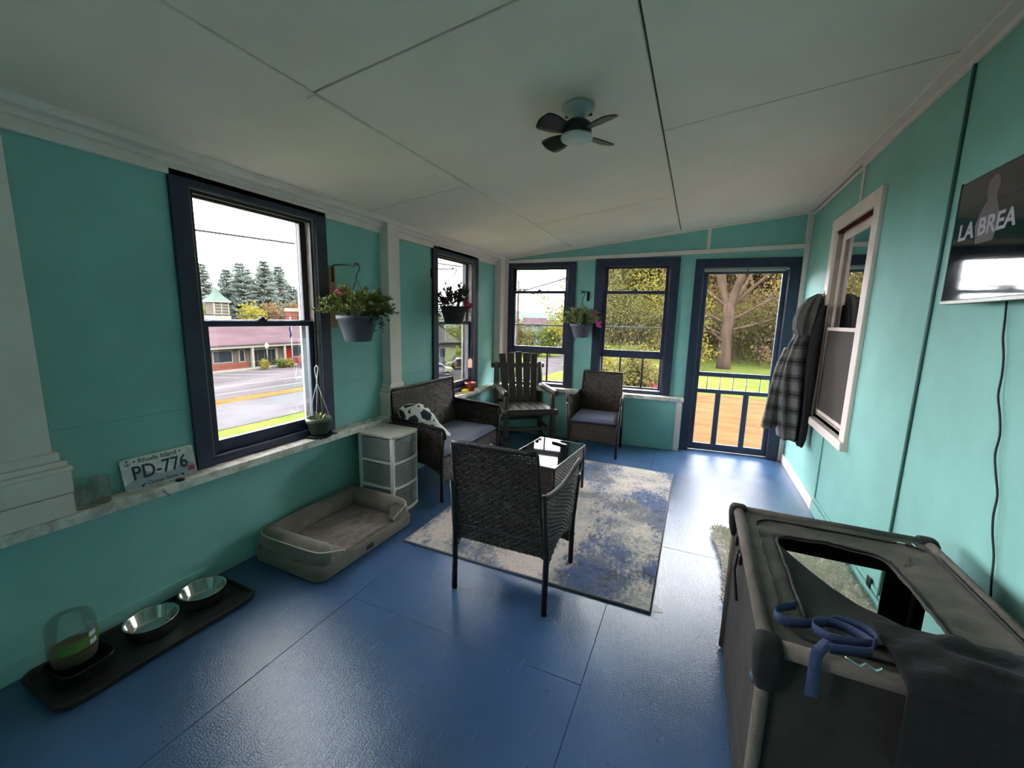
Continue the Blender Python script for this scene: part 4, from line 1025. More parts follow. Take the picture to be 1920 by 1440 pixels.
lin = interp([(1.66, 3.335, 3.378, 4.21, 4.36), (1.50, 3.305, 3.378, 4.20, 4.36), (1.30, 3.285, 3.376, 4.19, 4.38), (1.0, 3.285, 3.374, 4.18, 4.40), (.70, 3.29, 3.37, 4.18, 4.40), (.50, 3.295, 3.36, 4.19, 4.38), (.44, 3.30, 3.345, 4.20, 4.34)], 4)
MB().loft(loftrings(lin, n=32, fold=.08, seed=6, ph=6)).build('lining', 'jacket_black', r)
q = thing('coat_hook', 'small white coat hook on the casing of the white window', 'hook', (XR-.028, 4.33, 1.735))
MB().tube([(.0, 0, .03), (-.015, 0, .01), (-.03, 0, .012), (-.036, 0, .03)], .004, 8).build('hook_wire', 'wire_white', q)
B(-.003, -.01, .0, .003, .01, .05).build('hook_plate', 'wire_white', q, bevel=.002)

# ceiling fan at rest
zc = ZC(1.825)
r = thing('ceiling_fan', 'small black socket fan with round white light on the ceiling', 'fan', (1.825, 1.985, zc), .25)
MB().lathe([(.074, -.001), (.074, -.012), (.060, -.03), (.046, -.036), (.032, -.044), (.030, -.066)], 32).build('canopy', 'fan_white', r)
for a in (.3, 2.6):
    MB().cyl((.058*math.cos(a), .058*math.sin(a), -.024), (.058*math.cos(a), .058*math.sin(a), -.034), .010, n=10).build('screw_hole', 'black', r)
MB().lathe([(.028, -.060), (.046, -.066), (.062, -.078), (.066, -.095), (.066, -.128), (.060, -.134)], 32).build('motor', 'fan_black', r)
MB().lathe([(.072, -.128), (.074, -.136), (.070, -.143), (.04, -.148), (.0005, -.149)], 32, cap0=True).build('light_disc', 'fan_light', r)
for k in range(4):
    a = 2*PI*k/4+2.35; mb = MB(); pf = []
    nS = 8
    mb.M = Matrix.Rotation(a, 4, 'Z')
    def bl(u, v, t=0):
        rr_ = .055+.165*u; wd = .022+.026*math.sin(min(1, u*1.15)*PI*.62); yy = (v-.5)*2*wd
        if u > .85: yy *= math.sqrt(max(.03, 1-((u-.85)/.15)**2))
        return (rr_, yy, -.112+yy*.30-.004*t)
    panel(mb, bl, None, 14, 6); mb.build('blade', 'fan_black', r)

# ------------------------------------------------------------------ plants
def pot(r, h, rt, rb, matn, z0=0, rim=.012):
    MB().lathe([(0.001, z0+.004), (rb*.96, z0), (rb, z0+.004), (rt, z0+h-.03), (rt+rim, z0+h-.028), (rt+rim+.002, z0+h), (rt-.004, z0+h), (rt-.008, z0+h-.02), (.001, z0+h-.022)], 32, cap0=False, cap1=False).build('pot', matn, r)
def clump(r, rnd, n, rx, rz, z0, matn, ll=(.02, .035), lw=.016, droop=.4, stems=26, up=.6, name='foliage', cx=0, cy=0, elmin=-.25):
    mb = MB()
    for s in range(stems):
        a = rnd.uniform(0, 2*PI); el = rnd.uniform(elmin, 1.45); L = rnd.uniform(.65, 1.0)
        d = Vector((math.cos(a)*math.cos(el)*rx, math.sin(a)*math.cos(el)*rx, max(-.25, math.sin(el))*rz))*L
        b = Vector((cx+math.cos(a)*rx*.25, cy+math.sin(a)*rx*.25, z0)); pts = []
        for k in range(7):
            t_ = k/6; q = b+d*t_; q.z += .12*rz*math.sin(PI*t_)-droop*rz*.35*t_*t_; pts.append(q)
        mb.tube(pts, .0016, 4)
        for k in range(n):
            t_ = rnd.uniform(.2, 1.02); i = min(5, int(t_*6)); q = pts[i].lerp(pts[i+1], t_*6-i) if i < 6 else pts[-1]
            dd = Vector((rnd.uniform(-1, 1), rnd.uniform(-1, 1), rnd.uniform(-.5, .9)))+d.normalized()*.7
            mb.leaf(q, dd, (rnd.uniform(-.5, .5), rnd.uniform(-.5, .5), 1), rnd.uniform(*ll), lw)
    return tag(mb.build(name, matn, r), kind='stuff')
def blossom(r, pts, matn, rnd, size=.014, n=5):
    for p in pts:
        mb = MB()
        for c in range(n):
            q = Vector(p)+Vector((rnd.uniform(-1, 1), rnd.uniform(-1, 1), rnd.uniform(-1, 1)))*size*1.4
            ax = Vector((rnd.uniform(-1, 1), rnd.uniform(-1.4, .1), rnd.uniform(-.2, .8))).normalized()
            for k in range(5):
                a = 2*PI*k/5; s_ = ax.orthogonal().normalized(); t_ = ax.cross(s_)
                mb.leaf(q, s_*math.cos(a)+t_*math.sin(a)+ax*.35, ax, size, size*.9)
        mb.build('flower', matn, r)
def hanger(r, ztop, zrim, rt, matn, name='hanger'):
    q = MB()
    for k in range(3):
        a = 2*PI*k/3+.4; q.tube([(rt*math.cos(a), rt*math.sin(a), zrim), (0, 0, ztop-.05)], .0018, 5)
    pts = [(0, 0, ztop-.05), (.004, 0, ztop-.02), (.022, 0, ztop+.01), (.026, 0, ztop+.035), (.010, 0, ztop+.052), (-.012, 0, ztop+.045), (-.018, 0, ztop+.028)]
    q.tube(catmull(pts, 4), .0045, 6); q.build(name, matn, r)
rnd = random.Random(11)
# wooden board with iron bracket and the first hanging basket
b_ = thing('plant_bracket', 'wooden board with black iron bracket beside the large left window', 'bracket', (0, 2.215, 1.40))
B(0, -.03, 0, .018, .032, .43).build('board', 'raw_wood', b_, bevel=.003)
MB().tube(catmull([(.022, .002, .335), (.022, .002, .40), (.028, .0, .428), (.06, -.002, .436), (.22, -.01, .432), (.262, -.012, .43), (.27, -.012, .442)], 5), .0055, 8).build('iron_arm', 'iron', b_)
B(.018, -.008, .32, .028, .010, .42).build('wall_plate', 'iron', b_, bevel=.003)
r = thing('hanging_basket', 'grey hanging pot with bushy green plant beside the large left window', 'hanging plant', (.262, 2.19, 1.315), .3, 'hanging baskets')
pot(r, .175, .125, .088, 'pot_grey'); MB().lathe([(.001, .158), (.116, .16)], 24, cap0=False, cap1=False).build('soil', 'soil', r)
hanger(r, .47, .17, .128, 'iron')
clump(r, rnd, 30, .225, .20, .172, 'leaf', (.022, .036), .018, stems=110, droop=.15, elmin=.05)
clump(r, rnd, 20, .10, .11, .165, 'leaf_dark', (.02, .03), .014, name='trailing_foliage', stems=14, cx=.10, cy=.03, droop=2.2)
blossom(r, [(-.10, -.05, .33), (-.085, -.07, .315)], 'flower_pink', rnd, .013)
# second basket in front of window 2
r = thing('hanging_basket', 'dark hanging pot with red fuchsia silhouetted against the second left window', 'hanging plant', (.262, 3.43, 1.43), .1, 'hanging baskets')
pot(r, .165, .118, .085, 'pot_black'); hanger(r, .47, .16, .12, 'iron')
clump(r, rnd, 18, .165, .27, .14, 'leaf_dark', (.030, .050), .020, stems=54, droop=.35)
blossom(r, [(.13, .02, .22), (.15, -.01, .18), (.135, .01, .15), (.15, .03, .165), (-.02, -.06, .22), (0, -.07, .26), (.14, -.03, .21)], 'flower_red', rnd, .016)
b_ = thing('iron_hook_arm', 'thin iron hook arm holding the fuchsia pot', 'bracket', (0, 3.455, 1.90))
MB().tube([(.02, -.01, .0), (.02, -.01, .04), (.05, -.012, .046), (.262, -.02, .042)], .0045, 8).build('arm', 'iron', b_); B(.0, -.025, -.03, .024, .005, .05).build('wall_plate', 'iron', b_)
# third basket on far wall
p = FARF(1.13, -.185, 1.285)
r = thing('hanging_basket', 'grey hanging pot with pink geraniums between the far windows', 'hanging plant', p, TH, 'hanging baskets')
pot(r, .158, .118, .083, 'pot_grey'); hanger(r, .48, .155, .12, 'iron')
clump(r, rnd, 30, .195, .215, .155, 'leaf_pale', (.022, .038), .018, stems=100, droop=.1, elmin=.05)
blossom(r, [(.15, -.06, .285), (.17, -.05, .25), (.13, -.08, .27), (.205, -.05, .20), (.215, -.04, .165), (.21, -.03, .13), (.20, -.06, .18)], 'flower_pink', rnd, .018, 7)
b_ = thing('iron_hook_arm', 'short iron hook between the far windows holding the geranium pot', 'bracket', FARF(1.13, 0, 1.72), TH)
B(.02, -.012, 0, .05, 0, .115).build('wall_plate', 'iron', b_, bevel=.004); MB().tube(catmull([(.034, -.01, .06), (.034, -.04, .10), (.02, -.12, .105), (0, -.18, .092), (-.01, -.195, .11)], 4), .006, 8).build('arm', 'iron', b_)

# pot on the left sill
r = thing('sill_pot_plant', 'small dark green pot with wire hanger and pale sprouts on the left sill', 'potted plant', (.058, 2.005, .672), .2)
pot(r, .115, .078, .056, 'pot_green', rim=.006)
MB().lathe([(.001, .095), (.07, .097)], 20, cap0=False, cap1=False).build('soil', 'soil', r)
q = MB()
for k in range(14):
    a = rnd.uniform(0, 2*PI); q.leaf((.02*math.cos(a), .02*math.sin(a), .098), (math.cos(a), math.sin(a), rnd.uniform(.5, 1.6)), (0, 0, 1), rnd.uniform(.05, .085), .02)
q.build('sprouts', 'leaf_pale', r)
q = MB()
for a in (.2, 2.4, 4.4): q.tube([(.08*math.cos(a), .08*math.sin(a), .11), (.0, .0, .36)], .0017, 5)
q.tube(catmull([(0, 0, .35), (.004, -.002, .39), (.014, -.004, .43), (.016, 0, .46), (0, .004, .475), (-.014, .004, .455), (-.008, 0, .42), (0, 0, .385)], 4), .0035, 6); q.build('wire_hanger', 'wire_white', r)
r2 = thing('pot_saucer', 'black folded plastic liner under the green sill pot', 'saucer', (.058, 2.005, .65), .1)
MB().lathe([(.001, .002), (.075, .0), (.088, .012), (.09, .02), (.078, .018), (.001, .016)], 28, cap0=False, cap1=False).build('dish', 'black', r2)
q = MB(); q.grid(lambda u, v: (.0+.09*u, -.09+.17*v, .004+.014*abs(noise.noise((u*5, v*6, 9)))+.006), 10, 14); q.build('liner', 'black', r2)

# red pot and small things on the sill below window 2
r = thing('red_pot', 'small glossy red pot with a tagged hanger on the left sill by the corner', 'pot', (.055, 4.12, .65), .3)
pot(r, .10, .062, .046, 'pot_red', rim=.006)
q = MB()
for a in (.2, 2.3, 4.4): q.tube([(.064*math.cos(a), .064*math.sin(a), .09), (0, 0, .30)], .002, 5)
q.tube(catmull([(0, 0, .30), (.004, 0, .35), (0, 0, .40), (0, 0, .42)], 3), .0025, 5); q.build('hanger', 'cord', r)
q = MB().prism([(-.025, .27), (.025, .27), (.025, .35), (.012, .375), (-.012, .375), (-.025, .35)], 'y', -.012, -.010); q.build('paper_tag', 'tag_pink', r)
r = tag(B(-.028, -.045, 0, .028, .045, .034).build('yellow_box', 'yellow', None, bevel=.003), 'small yellow box on the left sill beside the red pot', 'box'); r.location = (.06, 3.995, .65); r.rotation_euler = (0, 0, .15)
for k in range(7):
    q = MB(); rr0 = rnd.uniform(.012, .02)
    q.loft([[(rr0*math.cos(a)*s*(1+.15*math.sin(3*a+k)), rr0*.8*math.sin(a)*s, z*rr0) for a in [2*PI*j/10 for j in range(10)]] for z, s in ((0, .6), (.3, 1), (.7, .9), (1, .45))])
    q = tag(q.build('pebble', 'stone'), 'small pale pebble in the heap on the left sill by the yellow box', 'pebble', 'pebbles on the left sill'); q.location = (.045+rnd.uniform(-.02, .03), 3.83+.016*k+rnd.uniform(-.01, .01), .65)
r = tag(B(-.16, -.016, 0, .16, .016, .014).build('wood_stick', 'tag_pink', None, bevel=.003), 'pale wooden stick lying on the far sill behind the armchair', 'stick'); r.matrix_world = FAR @ Matrix.Translation((1.47, -.07, .63))

# drinking glasses
for (y, hh, rr_, lab) in [(.80, .115, .034, 'taller clear drinking glass on the left sill next to the license plate'), (.765, .09, .034, 'shorter clear drinking glass beside the column pedestal')]:
    r = thing('drinking_glass', lab, 'glass', (.055 if hh > .1 else .075, y+.02 if hh > .1 else y+.04, .65), 0, 'glasses on the left sill')
    r.location = (.05, .845, .65) if hh > .1 else (.06, .785, .65)
    MB().lathe([(.001, 0), (rr_*.86, 0), (rr_, hh), (rr_-.002, hh), (rr_*.86-.003, .008), (.001, .008)], 28, cap0=False, cap1=False).build('glass_body', 'drink_glass', r)
# license plate leaning on the wall
r = thing('license_plate', 'worn Rhode Island license plate PD-776 leaning on the left sill', 'license plate', (.042, 1.083, .652)); r.rotation_euler = (0, -.20, 0)
pw, ph = .152, .076
pts = rr(-pw, 0, pw, 2*ph, .012, 4)
mb = MB().prism(pts, 'x', -.001, .001); pb = mb.build('plate_sheet', 'plate', r)
LM = lambda y, z, x=.0014: Matrix.Translation((x, y, z)) @ Matrix(((0, 0, 1, 0), (1, 0, 0, 0), (0, 1, 0, 0), (0, 0, 0, 1)))
q = MB().prism([(-.15, .004), (.15, .004), (.15, .05), (.10, .085), (.06, .05), (.0, .045), (-.05, .07), (-.09, .095), (-.115, .05), (-.15, .03)], 'x', .001, .0012); q.build('wave_print', 'plate_wave', pb)
text('PD-776', .083, 'plate_text', pb, mx=LM(0, .075, .0018) @ Matrix.Diagonal((.92, 1.12, 1, 1)), bold=.0008, extrude=.0008)
text('\u2022 Rhode Island \u2022', .031, 'plate_text', pb, mx=LM(-.004, .132), bold=.0002)
text('\u2022 Ocean State \u2022', .026, 'plate_text', pb, mx=LM(.0, .017), bold=.0001)
q = MB(); q.tube([(.002, -.126, .122), (.002, -.126, .146)], .0015, 5); q.tube(catmull([(.002, -.137, .131), (.002, -.133, .123), (.002, -.126, .120), (.002, -.119, .123), (.002, -.115, .131)], 3), .0015, 5); q.tube([(.002, -.132, .142), (.002, -.120, .142)], .0013, 5); q.build('anchor_emblem', 'plate_text', pb)
B(.001, .112, .022, .0018, .142, .044).build('red_sticker', 'plate_red', pb)
for y in (-.085, .085): MB().cyl((.0008, y, .012), (.0016, y, .012), .0055, n=12).build('bolt_hole', 'black', pb)
# hook screwed into the sill edge
r = thing('screw_hook', 'small metal wing hook screwed into the front of the left sill', 'hook', (.105, 1.045, .628))
MB().tube([(0, 0, 0), (.022, 0, -.002)], .003, 6).build('shank', 'chrome', r); MB().tube([(.018, -.004, .014), (.022, 0, 0), (.026, .012, -.018)], .0035, 6).build('wing', 'chrome', r)
q = tag(MB().lathe([(.001, 0), (.02, 0), (.018, .008), (.001, .010)], 14, cap0=False, cap1=False).build('dark_stone', 'label_dark'), 'small dark flat stone on the left sill before the plate', 'stone'); q.location = (.085, 1.13, .65)

# cow-print cushion on the loveseat arm
r = thing('cow_print_blanket', 'white and dark cow-print throw bunched on the loveseat arm', 'throw', (.33, 2.76, .0))
def cowf(u, v):
    a = 2*PI*u; ph_ = PI*v
    x = .20*math.sin(ph_)*math.cos(a); y = .095*math.sin(ph_)*math.sin(a); z = .085*math.cos(ph_)
    k = 1+.18*noise.noise((x*9, y*9, z*9+3)); z0 = .665
    p = Vector((x*k, y*k, z*k)); p.z += z0 - max(0, p.x)*.35 + .02
    return p
mb = MB(); mb.grid(cowf, 36, 18, cu=True, flip=True); mb.build('throw_body', 'cow', r)
mb = MB(); mb.grid(lambda u, v: (.12+.17*v, -.06+.11*u, .63-.10*v**1.5+.008*math.sin(u*9+v*4)), 10, 12); q = mb.build('throw_tail', 'cow', r); q.modifiers.new('s', 'SOLIDIFY').thickness = .012

# ================================================================== OUTSIDE
def in_glade(x, y): return False
# yard tree beyond the door
def branch(mb, rnd, p, d, L, r0, depth, tips, spread=.75, up=.12):
    n = 5; pts = [p]; q = p.copy(); dd = d.copy()
    for k in range(n):
        dd = (dd+Vector((rnd.uniform(-1, 1), rnd.uniform(-1, 1), rnd.uniform(-.6, .9)))*.14+Vector((0, 0, up*.3))).normalized(); q = q+dd*L/n; pts.append(q.copy())
    rads = [r0*(1-.55*k/n) for k in range(n+1)]
    mb.tube(pts, rads, 7 if depth > 2 else 4, cap=False)
    if depth <= 0: tips.extend(pts[2:]); return
    for k in range(rnd.choice((2, 3, 3))):
        t_ = rnd.uniform(.35, 1); i = min(n-1, int(t_*n)); b = pts[i].lerp(pts[i+1], t_*n-i)
        nd = (dd+Vector((rnd.uniform(-1, 1), rnd.uniform(-1, 1), rnd.uniform(-.4, .8)))*spread).normalized()
        branch(mb, rnd, b, nd, L*rnd.uniform(.6, .85), rads[i]*.6, depth-1, tips, spread, up)
def puff(mb, rnd, tips, n, size, jit):
    for k in range(n):
        p = rnd.choice(tips)+Vector((rnd.gauss(0, jit), rnd.gauss(0, jit), rnd.gauss(0, jit)))
        mb.leaf(p, (rnd.uniform(-1, 1), rnd.uniform(-1, 1), rnd.uniform(-1, 1)), (rnd.uniform(-1, 1), rnd.uniform(-1, 1), rnd.uniform(-1, 1)), size*rnd.uniform(.6, 1.3), size*.7)
rn = random.Random(21)
gz = zt(3.5, 18.6)
r = thing('yard_tree', 'large budding tree with thick trunk seen through the screen door', 'tree', (3.5, 18.6, gz))
mb = MB(); tips = []
mb.tube([(0, 0, -.2), (.0, 0, .3), (-.03, 0, 1.2), (-.0, 0, 2.0), (-.02, 0, 2.6)], [.30, .25, .23, .21, .19], 14)
for d_, L, r0 in [((-.35, .1, 1), 2.6, .16), ((.16, -.05, 1), 2.8, .18), ((.75, .1, .75), 2.6, .09), ((-.8, 0, .6), 2.4, .08), ((.5, .5, .9), 2.4, .1), ((-.2, .7, .8), 2.2, .09)]:
    branch(mb, rn, Vector((0, 0, 2.4)), Vector(d_).normalized(), L, r0, 4, tips)
for z, d_, L in [(1.3, (-.95, -.2, .35), 1.8), (1.5, (.95, -.2, .3), 2.0), (1.75, (-.9, .2, .5), 2.0), (1.9, (.9, .1, .5), 2.2), (.95, (-.7, -.6, .5), 1.3)]:
    branch(mb, rn, Vector((0, 0, z)), Vector(d_).normalized(), L, .06, 3, tips, .7, .05)
mb.build('trunk_and_branches', 'bark', r)
mb = MB(); puff(mb, rn, tips, 7000, .09, .20); tag(mb.build('young_leaves', 'foliage_yellow', r), kind='stuff')
# hillside trees and brush: three kinds, copied
def brush(name, label, group, leafm, seed, h, n, size, sticks=9, spread=1.2):
    rn = random.Random(seed); r = thing(name, label, 'tree', (0, 0, 0), 0, group); mb = MB(); tips = []
    for k in range(sticks):
        a = rn.uniform(0, 2*PI); branch(mb, rn, Vector((rn.uniform(-.5, .5), rn.uniform(-.5, .5), -.3)), Vector((math.cos(a)*.3, math.sin(a)*.3, 1)).normalized(), h*.42, .05, 3, tips, spread)
    mb.build('stems', 'bark', r)
    mb = MB(); puff(mb, rn, tips, n, size, .28); tag(mb.build('foliage', leafm, r), kind='stuff'); return r
kinds = [brush('hillside_tree', 'loose yellow-green budding tree on the wooded hillside', 'yellow-green hillside trees', 'foliage_yellow', 1, 7.5, 2200, .26),
         brush('hillside_tree', 'tangled olive tree on the wooded hillside', 'olive hillside trees', 'foliage_olive', 2, 7, 2000, .26),
         brush('hillside_tree', 'bare brownish tree on the wooded hillside', 'brownish hillside trees', 'foliage_brown', 3, 7, 1300, .22)]
rn = random.Random(5); first = [True]*3
spots = []
for row, (y, x0, x1, st) in enumerate([(26, -3.2, 13, 2.2), (31, -4.4, 15, 2.3), (37, -6.0, 18, 2.6), (44, -7.8, 22, 3.0), (53, -10.2, 26, 3.6), (65, -13, 30, 4.4)]):
    x = x0
    while x < x1:
        spots.append((x+rn.uniform(-.8, .8), y+rn.uniform(-1.6, 1.6))); x += st
for x, y in spots:
    k = rn.choices((0, 1, 2), (4, 4, 3))[0] if x > -2 else rn.choices((0, 1, 2), (2, 5, 4))[0]
    s_ = rn.uniform(.75, 1.25)
    if first[k]: o = kinds[k]; o.location = (x, y, zt(x, y)); o.rotation_euler = (0, 0, rn.uniform(0, 6)); o.scale = (s_,)*3; first[k] = False
    else: dup(kinds[k], (x, y, zt(x, y)), rn.uniform(0, 6), scale=s_)
def thicket(label, group, leafm, seed, n):
    rn = random.Random(seed); r = thing('undergrowth_shrub', label, 'shrub', (0, 0, 0), 0, group); mb = MB(); tips = []
    for k in range(22):
        a = rn.uniform(0, 2*PI); p = Vector((rn.uniform(-1.3, 1.3), rn.uniform(-1, 1), -.3)); tp_ = []
        branch(mb, rn, p, Vector((math.cos(a)*.5, math.sin(a)*.5, 1)).normalized(), rn.uniform(1.0, 2.0), .022, 2, tp_, 1.0); tips += tp_
        tips += [p+Vector((rn.uniform(-.6, .6), rn.uniform(-.6, .6), rn.uniform(.2, 1.6))) for q in range(4)]
    mb.build('twigs', 'bark', r); mb = MB(); puff(mb, rn, tips, n, .12, .22); tag(mb.build('foliage', leafm, r), kind='stuff'); return r
und = [thicket('yellow-green shrub in the hillside undergrowth', 'yellow-green undergrowth shrubs', 'foliage_yellow', 61, 1700), thicket('rust-brown shrub in the hillside undergrowth', 'rust-brown undergrowth shrubs', 'foliage_brown', 62, 1500), thicket('olive shrub in the hillside undergrowth', 'olive undergrowth shrubs', 'foliage_olive', 63, 1700)]
rn = random.Random(15); first = [True]*3
for y, x0, x1, st in [(20.6, 4.6, 9.5, 1.5), (20.9, .4, 2.9, 1.3), (22.5, -2.6, 10.5, 1.7), (25, -3.2, 12, 1.8), (28, -4.0, 13, 2.0), (32, -5, 15, 2.2), (36.5, -6, 17, 2.5), (42, -7.5, 19, 2.9), (50, -9.5, 22, 3.4)]:
    x = x0
    while x < x1:
        k = rn.choices((0, 1, 2), (5, 5, 2) if x > 3 else (3, 2, 6))[0]; px_, py_ = x+rn.uniform(-.7, .7), y+rn.uniform(-.9, .9); s_ = rn.uniform(.85, 1.25)*(1+(y-22)*.02); loc = (px_, py_, zt(px_, py_))
        if first[k]: o = und[k]; o.location = loc; o.scale = (s_,)*3; first[k] = False
        else: dup(und[k], loc, rn.uniform(0, 6), scale=s_)
        x += st
def bush(name, label, loc, rx, rz, leafm, seed, n=1500, size=.12, group=None, cat='bush'):
    rn = random.Random(seed); r = thing(name, label, cat, loc, 0, group); mb = MB(); tips = []
    for k in range(16):
        a = rn.uniform(0, 2*PI); e = rn.uniform(.3, 1.4); p1 = Vector((math.cos(a)*math.cos(e)*rx, math.sin(a)*math.cos(e)*rx, math.sin(e)*rz)); mb.tube([(0, 0, -.1), p1*.5+Vector((0, 0, rz*.1)), p1], [.03, .02, .006], 5, cap=False)
        for t_ in (.35, .55, .7, .85, 1): tips.append(p1*t_+Vector((0, 0, rz*.05)))
    mb.build('stems', 'bark', r)
    mb = MB(); puff(mb, rn, tips, n, size, rx*.16); tag(mb.build('foliage', leafm, r), kind='stuff'); return r
bush('round_bush', 'rounded green bush below the window beside the screen door', (1.15, 10.2, -.34), .80, 1.05, 'foliage_olive', 31, 2600, .085)
bush('round_bush', 'yellow-green bush left of the rounded bush outside the far window', (-.75, 13.5, zt(-.75, 13.5)), .8, .9, 'foliage_yellow', 32, 2000, .10)
bush('low_red_shrub', 'low reddish shrub beside the rounded bush', (1.72, 9.5, -.34), .30, .35, 'foliage_red', 33, 500, .06)
for k, (x, y, m_) in enumerate([(2.2, 17.5, 'foliage_yellow'), (5.2, 16.5, 'foliage_brown'), (1.0, 20.5, 'foliage_yellow'), (6.5, 19.5, 'foliage_brown')]):
    bush('yard_brush', ['thin yellow brush left of the yard tree trunk', 'thin brown brush right of the yard tree', 'yellow brush far left behind the yard tree', 'brown brush far right behind the yard tree'][k], (x, y, zt(x, y)), .9, 1.5, m_, 40+k, 700, .10)

# low building across the street
r = thing('low_building', 'long low building with mauve roof and brick base across the street', 'building', (-47.5, 35, -5.4))
y0, y1 = -16, 20
B(-9, y0, 0, 0, y1, 2.75).build('wall', 'siding', r)
B(-.1, y0, 0, .10, -2.2, .95).build('brick_base', 'brick', r); B(-.1, 2.6, 0, .10, y1, .95).build('brick_base', 'brick', r)
B(.0, y0-.5, 2.62, 1.1, y1+.5, 2.95).build('fascia', 'fascia', r)
MB().hexa([(x, y, z) for z in (0, .14) for x, y, z in []] or [(1.2, y0-.5, 2.92), (1.2, y1+.5, 2.92), (-5.2, y0-.5, 5.75), (-5.2, y1+.5, 5.75), (1.2, y0-.5, 3.06), (1.2, y1+.5, 3.06), (-5.2, y0-.5, 5.90), (-5.2, y1+.5, 5.90)]).build('roof_slope', 'roof', r)
MB().hexa([(-5.2, y0-.5, 5.75), (-5.2, y1+.5, 5.75), (-11, y0-.5, 2.9), (-11, y1+.5, 2.9), (-5.2, y0-.5, 5.90), (-5.2, y1+.5, 5.90), (-11, y0-.5, 3.05), (-11, y1+.5, 3.05)]).build('roof_slope', 'roof', r)
def bwin(y, z0, w_, hh, pm='bglass'):
    f = MB().box(.02, y-w_/2-.12, z0-.12, .14, y+w_/2+.12, z0+hh+.12).build('window', 'fascia', r)
    B(.1, y-w_/2, z0, .16, y+w_/2, z0+hh).build('pane', pm, f)
for y, w_ in ((-5.2, 2.0), (-10.5, 2.0), (4.6, 1.5), (8.9, 1.2), (13.5, 1.6)): bwin(y, 1.05, w_, 1.25, 'bglass')
bwin(-3.0, 1.0, .5, 1.3)
f = B(.02, -1.9, 0, .16, 1.7, 2.45).build('entrance', 'fascia', r); B(.12, -1.5, .05, .2, 1.3, 2.2).build('glass_doors', 'door_dark', f)
for y in (-1.1, -.2, .7): B(.19, y-.03, .05, .23, y+.03, 2.2).build('door_stile', 'siding', f)
B(.10, 2.55, 1.0, .16, 4.0-.35, 2.2).build('red_sign', 'sign_red', r); B(.10, 9.6, 1.2, .18, 10.8, 2.3).build('red_sign', 'sign_red', r)
for y in (-13, -8, -2.2, 2.1, 5.6, 10.2, 15): B(.85, y-.12, 0, 1.05, y+.12, 2.65).build('porch_post', 'fascia', r)
cu = thing('roof_cupola', 'square white roof cupola with green cap on the low building', 'cupola', (-52.5, 32.7, .35))
B(-1.0, -1.0, -.6, 1.0, 1.0, .55).build('base', 'fascia', cu); q = MB().box(-.85, -.85, .55, .85, .85, 2.2); q.build('louvre_box', 'siding', cu)
for s in (-.85, 0, .85): B(.80, s-.06, .55, .92, s+.06, 2.25).build('post', 'fascia', cu)
for k in range(4): B(.84, -.8, .75+.36*k, .93, .8, .83+.36*k).build('louvre', 'fascia', cu)
B(-1.1, -1.1, 2.2, 1.1, 1.1, 2.36).build('cornice', 'fascia', cu); mb = MB(); mb.loft([[(s*x, s*y, z) for x, y in ((-1, -1), (1, -1), (1, 1), (-1, 1))] for s, z in ((1.1, 2.36), (.62, 2.9), (.3, 3.4), (.02, 4.1))], smooth=False); mb.build('cap', 'metal_green', cu)
ch = thing('brick_chimney', 'small brick chimney with pale cap on the low building roof', 'chimney', (-53, 43.5, .75)); B(-.5, -.6, -.6, .5, .6, .9).build('stack', 'brick', ch); B(-.6, -.7, .9, .6, .7, 1.4).build('cap', 'fascia', ch)
lp = thing('street_lamp', 'black lamp post with white lantern before the low building', 'lamp', (-45.2, 33.7, -5.22)); MB().tube([(0, 0, 0), (0, 0, 2.2)], .06, 8).build('post', 'black', lp); MB().lathe([(.10, 2.2), (.22, 2.55), (.24, 2.75), (.10, 2.95), (.02, 3.05)], 12).build('lantern', 'lamp_white', lp)
fp_ = thing('flagpole', 'white flagpole with furled dark flag before the low building', 'flagpole', (-44.5, 36.6, -5.3)); MB().tube([(0, 0, 0), (0, 0, 6.4)], [.07, .05], 8).build('pole', 'lamp_white', fp_)
MB().loft([[(.1*math.cos(a)*s+.06*math.sin(z*5), .16*math.sin(a)*s-.1, z) for a in [2*PI*k/8 for k in range(8)]] for z, s in ((3.6, .3), (3.9, .9), (4.3, .7), (4.7, 1.0), (5.1, .6))]).build('flag', 'flag_blue', fp_)
for k, (y, x, rx, rz, m_, lab) in enumerate([(35.2, -44.9, .9, .9, 'foliage_green', 'green shrub by the lamp post at the low building'), (36.2, -44.6, .9, .7, 'foliage_yellow', 'yellow-green shrub at the low building entrance'), (37.2, -43.8, 1.4, 1.1, 'foliage_red', 'red flowering bush before the low building'), (33.0, -45.0, .6, 1.0, 'foliage_yellow', 'thin yellow shrub left of the lamp post')]):
    bush('planted_shrub', lab, (x, y, -5.3), rx, rz, m_, 60+k, 600, .22)
# conifers behind the building
def conifer(seed, h):
    rn = random.Random(seed); r = thing('conifer', 'tall grey-green conifer behind the low building', 'tree', (0, 0, 0), 0, 'conifers behind the low building')
    MB().tube([(0, 0, 0), (0, 0, h)], [.28, .04], 6, cap=False).build('trunk', 'bark', r); mb = MB(); z = h*.12
    while z < h:
        t_ = z/h; R = (h*.25)*(1-t_)**.7+.2
        for k in range(int(12+16*(1-t_))):
            a = rn.uniform(0, 2*PI); L = R*rn.uniform(.6, 1.05); d = Vector((math.cos(a), math.sin(a), rn.uniform(-.05, .35)))
            for s in range(7):
                p = d*L*(s/6); p.z += z
                for q in (-1, 1): mb.leaf(p, d+Vector((-d.y*q*.9, d.x*q*.9, rn.uniform(-.4, .6))), (rn.uniform(-1, 1), rn.uniform(-1, 1), rn.uniform(-1, 1)), .55, .24)
        z += h*.035
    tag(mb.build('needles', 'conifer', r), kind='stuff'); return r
ck = [conifer(1, 14), conifer(2, 13)]; rn = random.Random(9); first = [True, True]
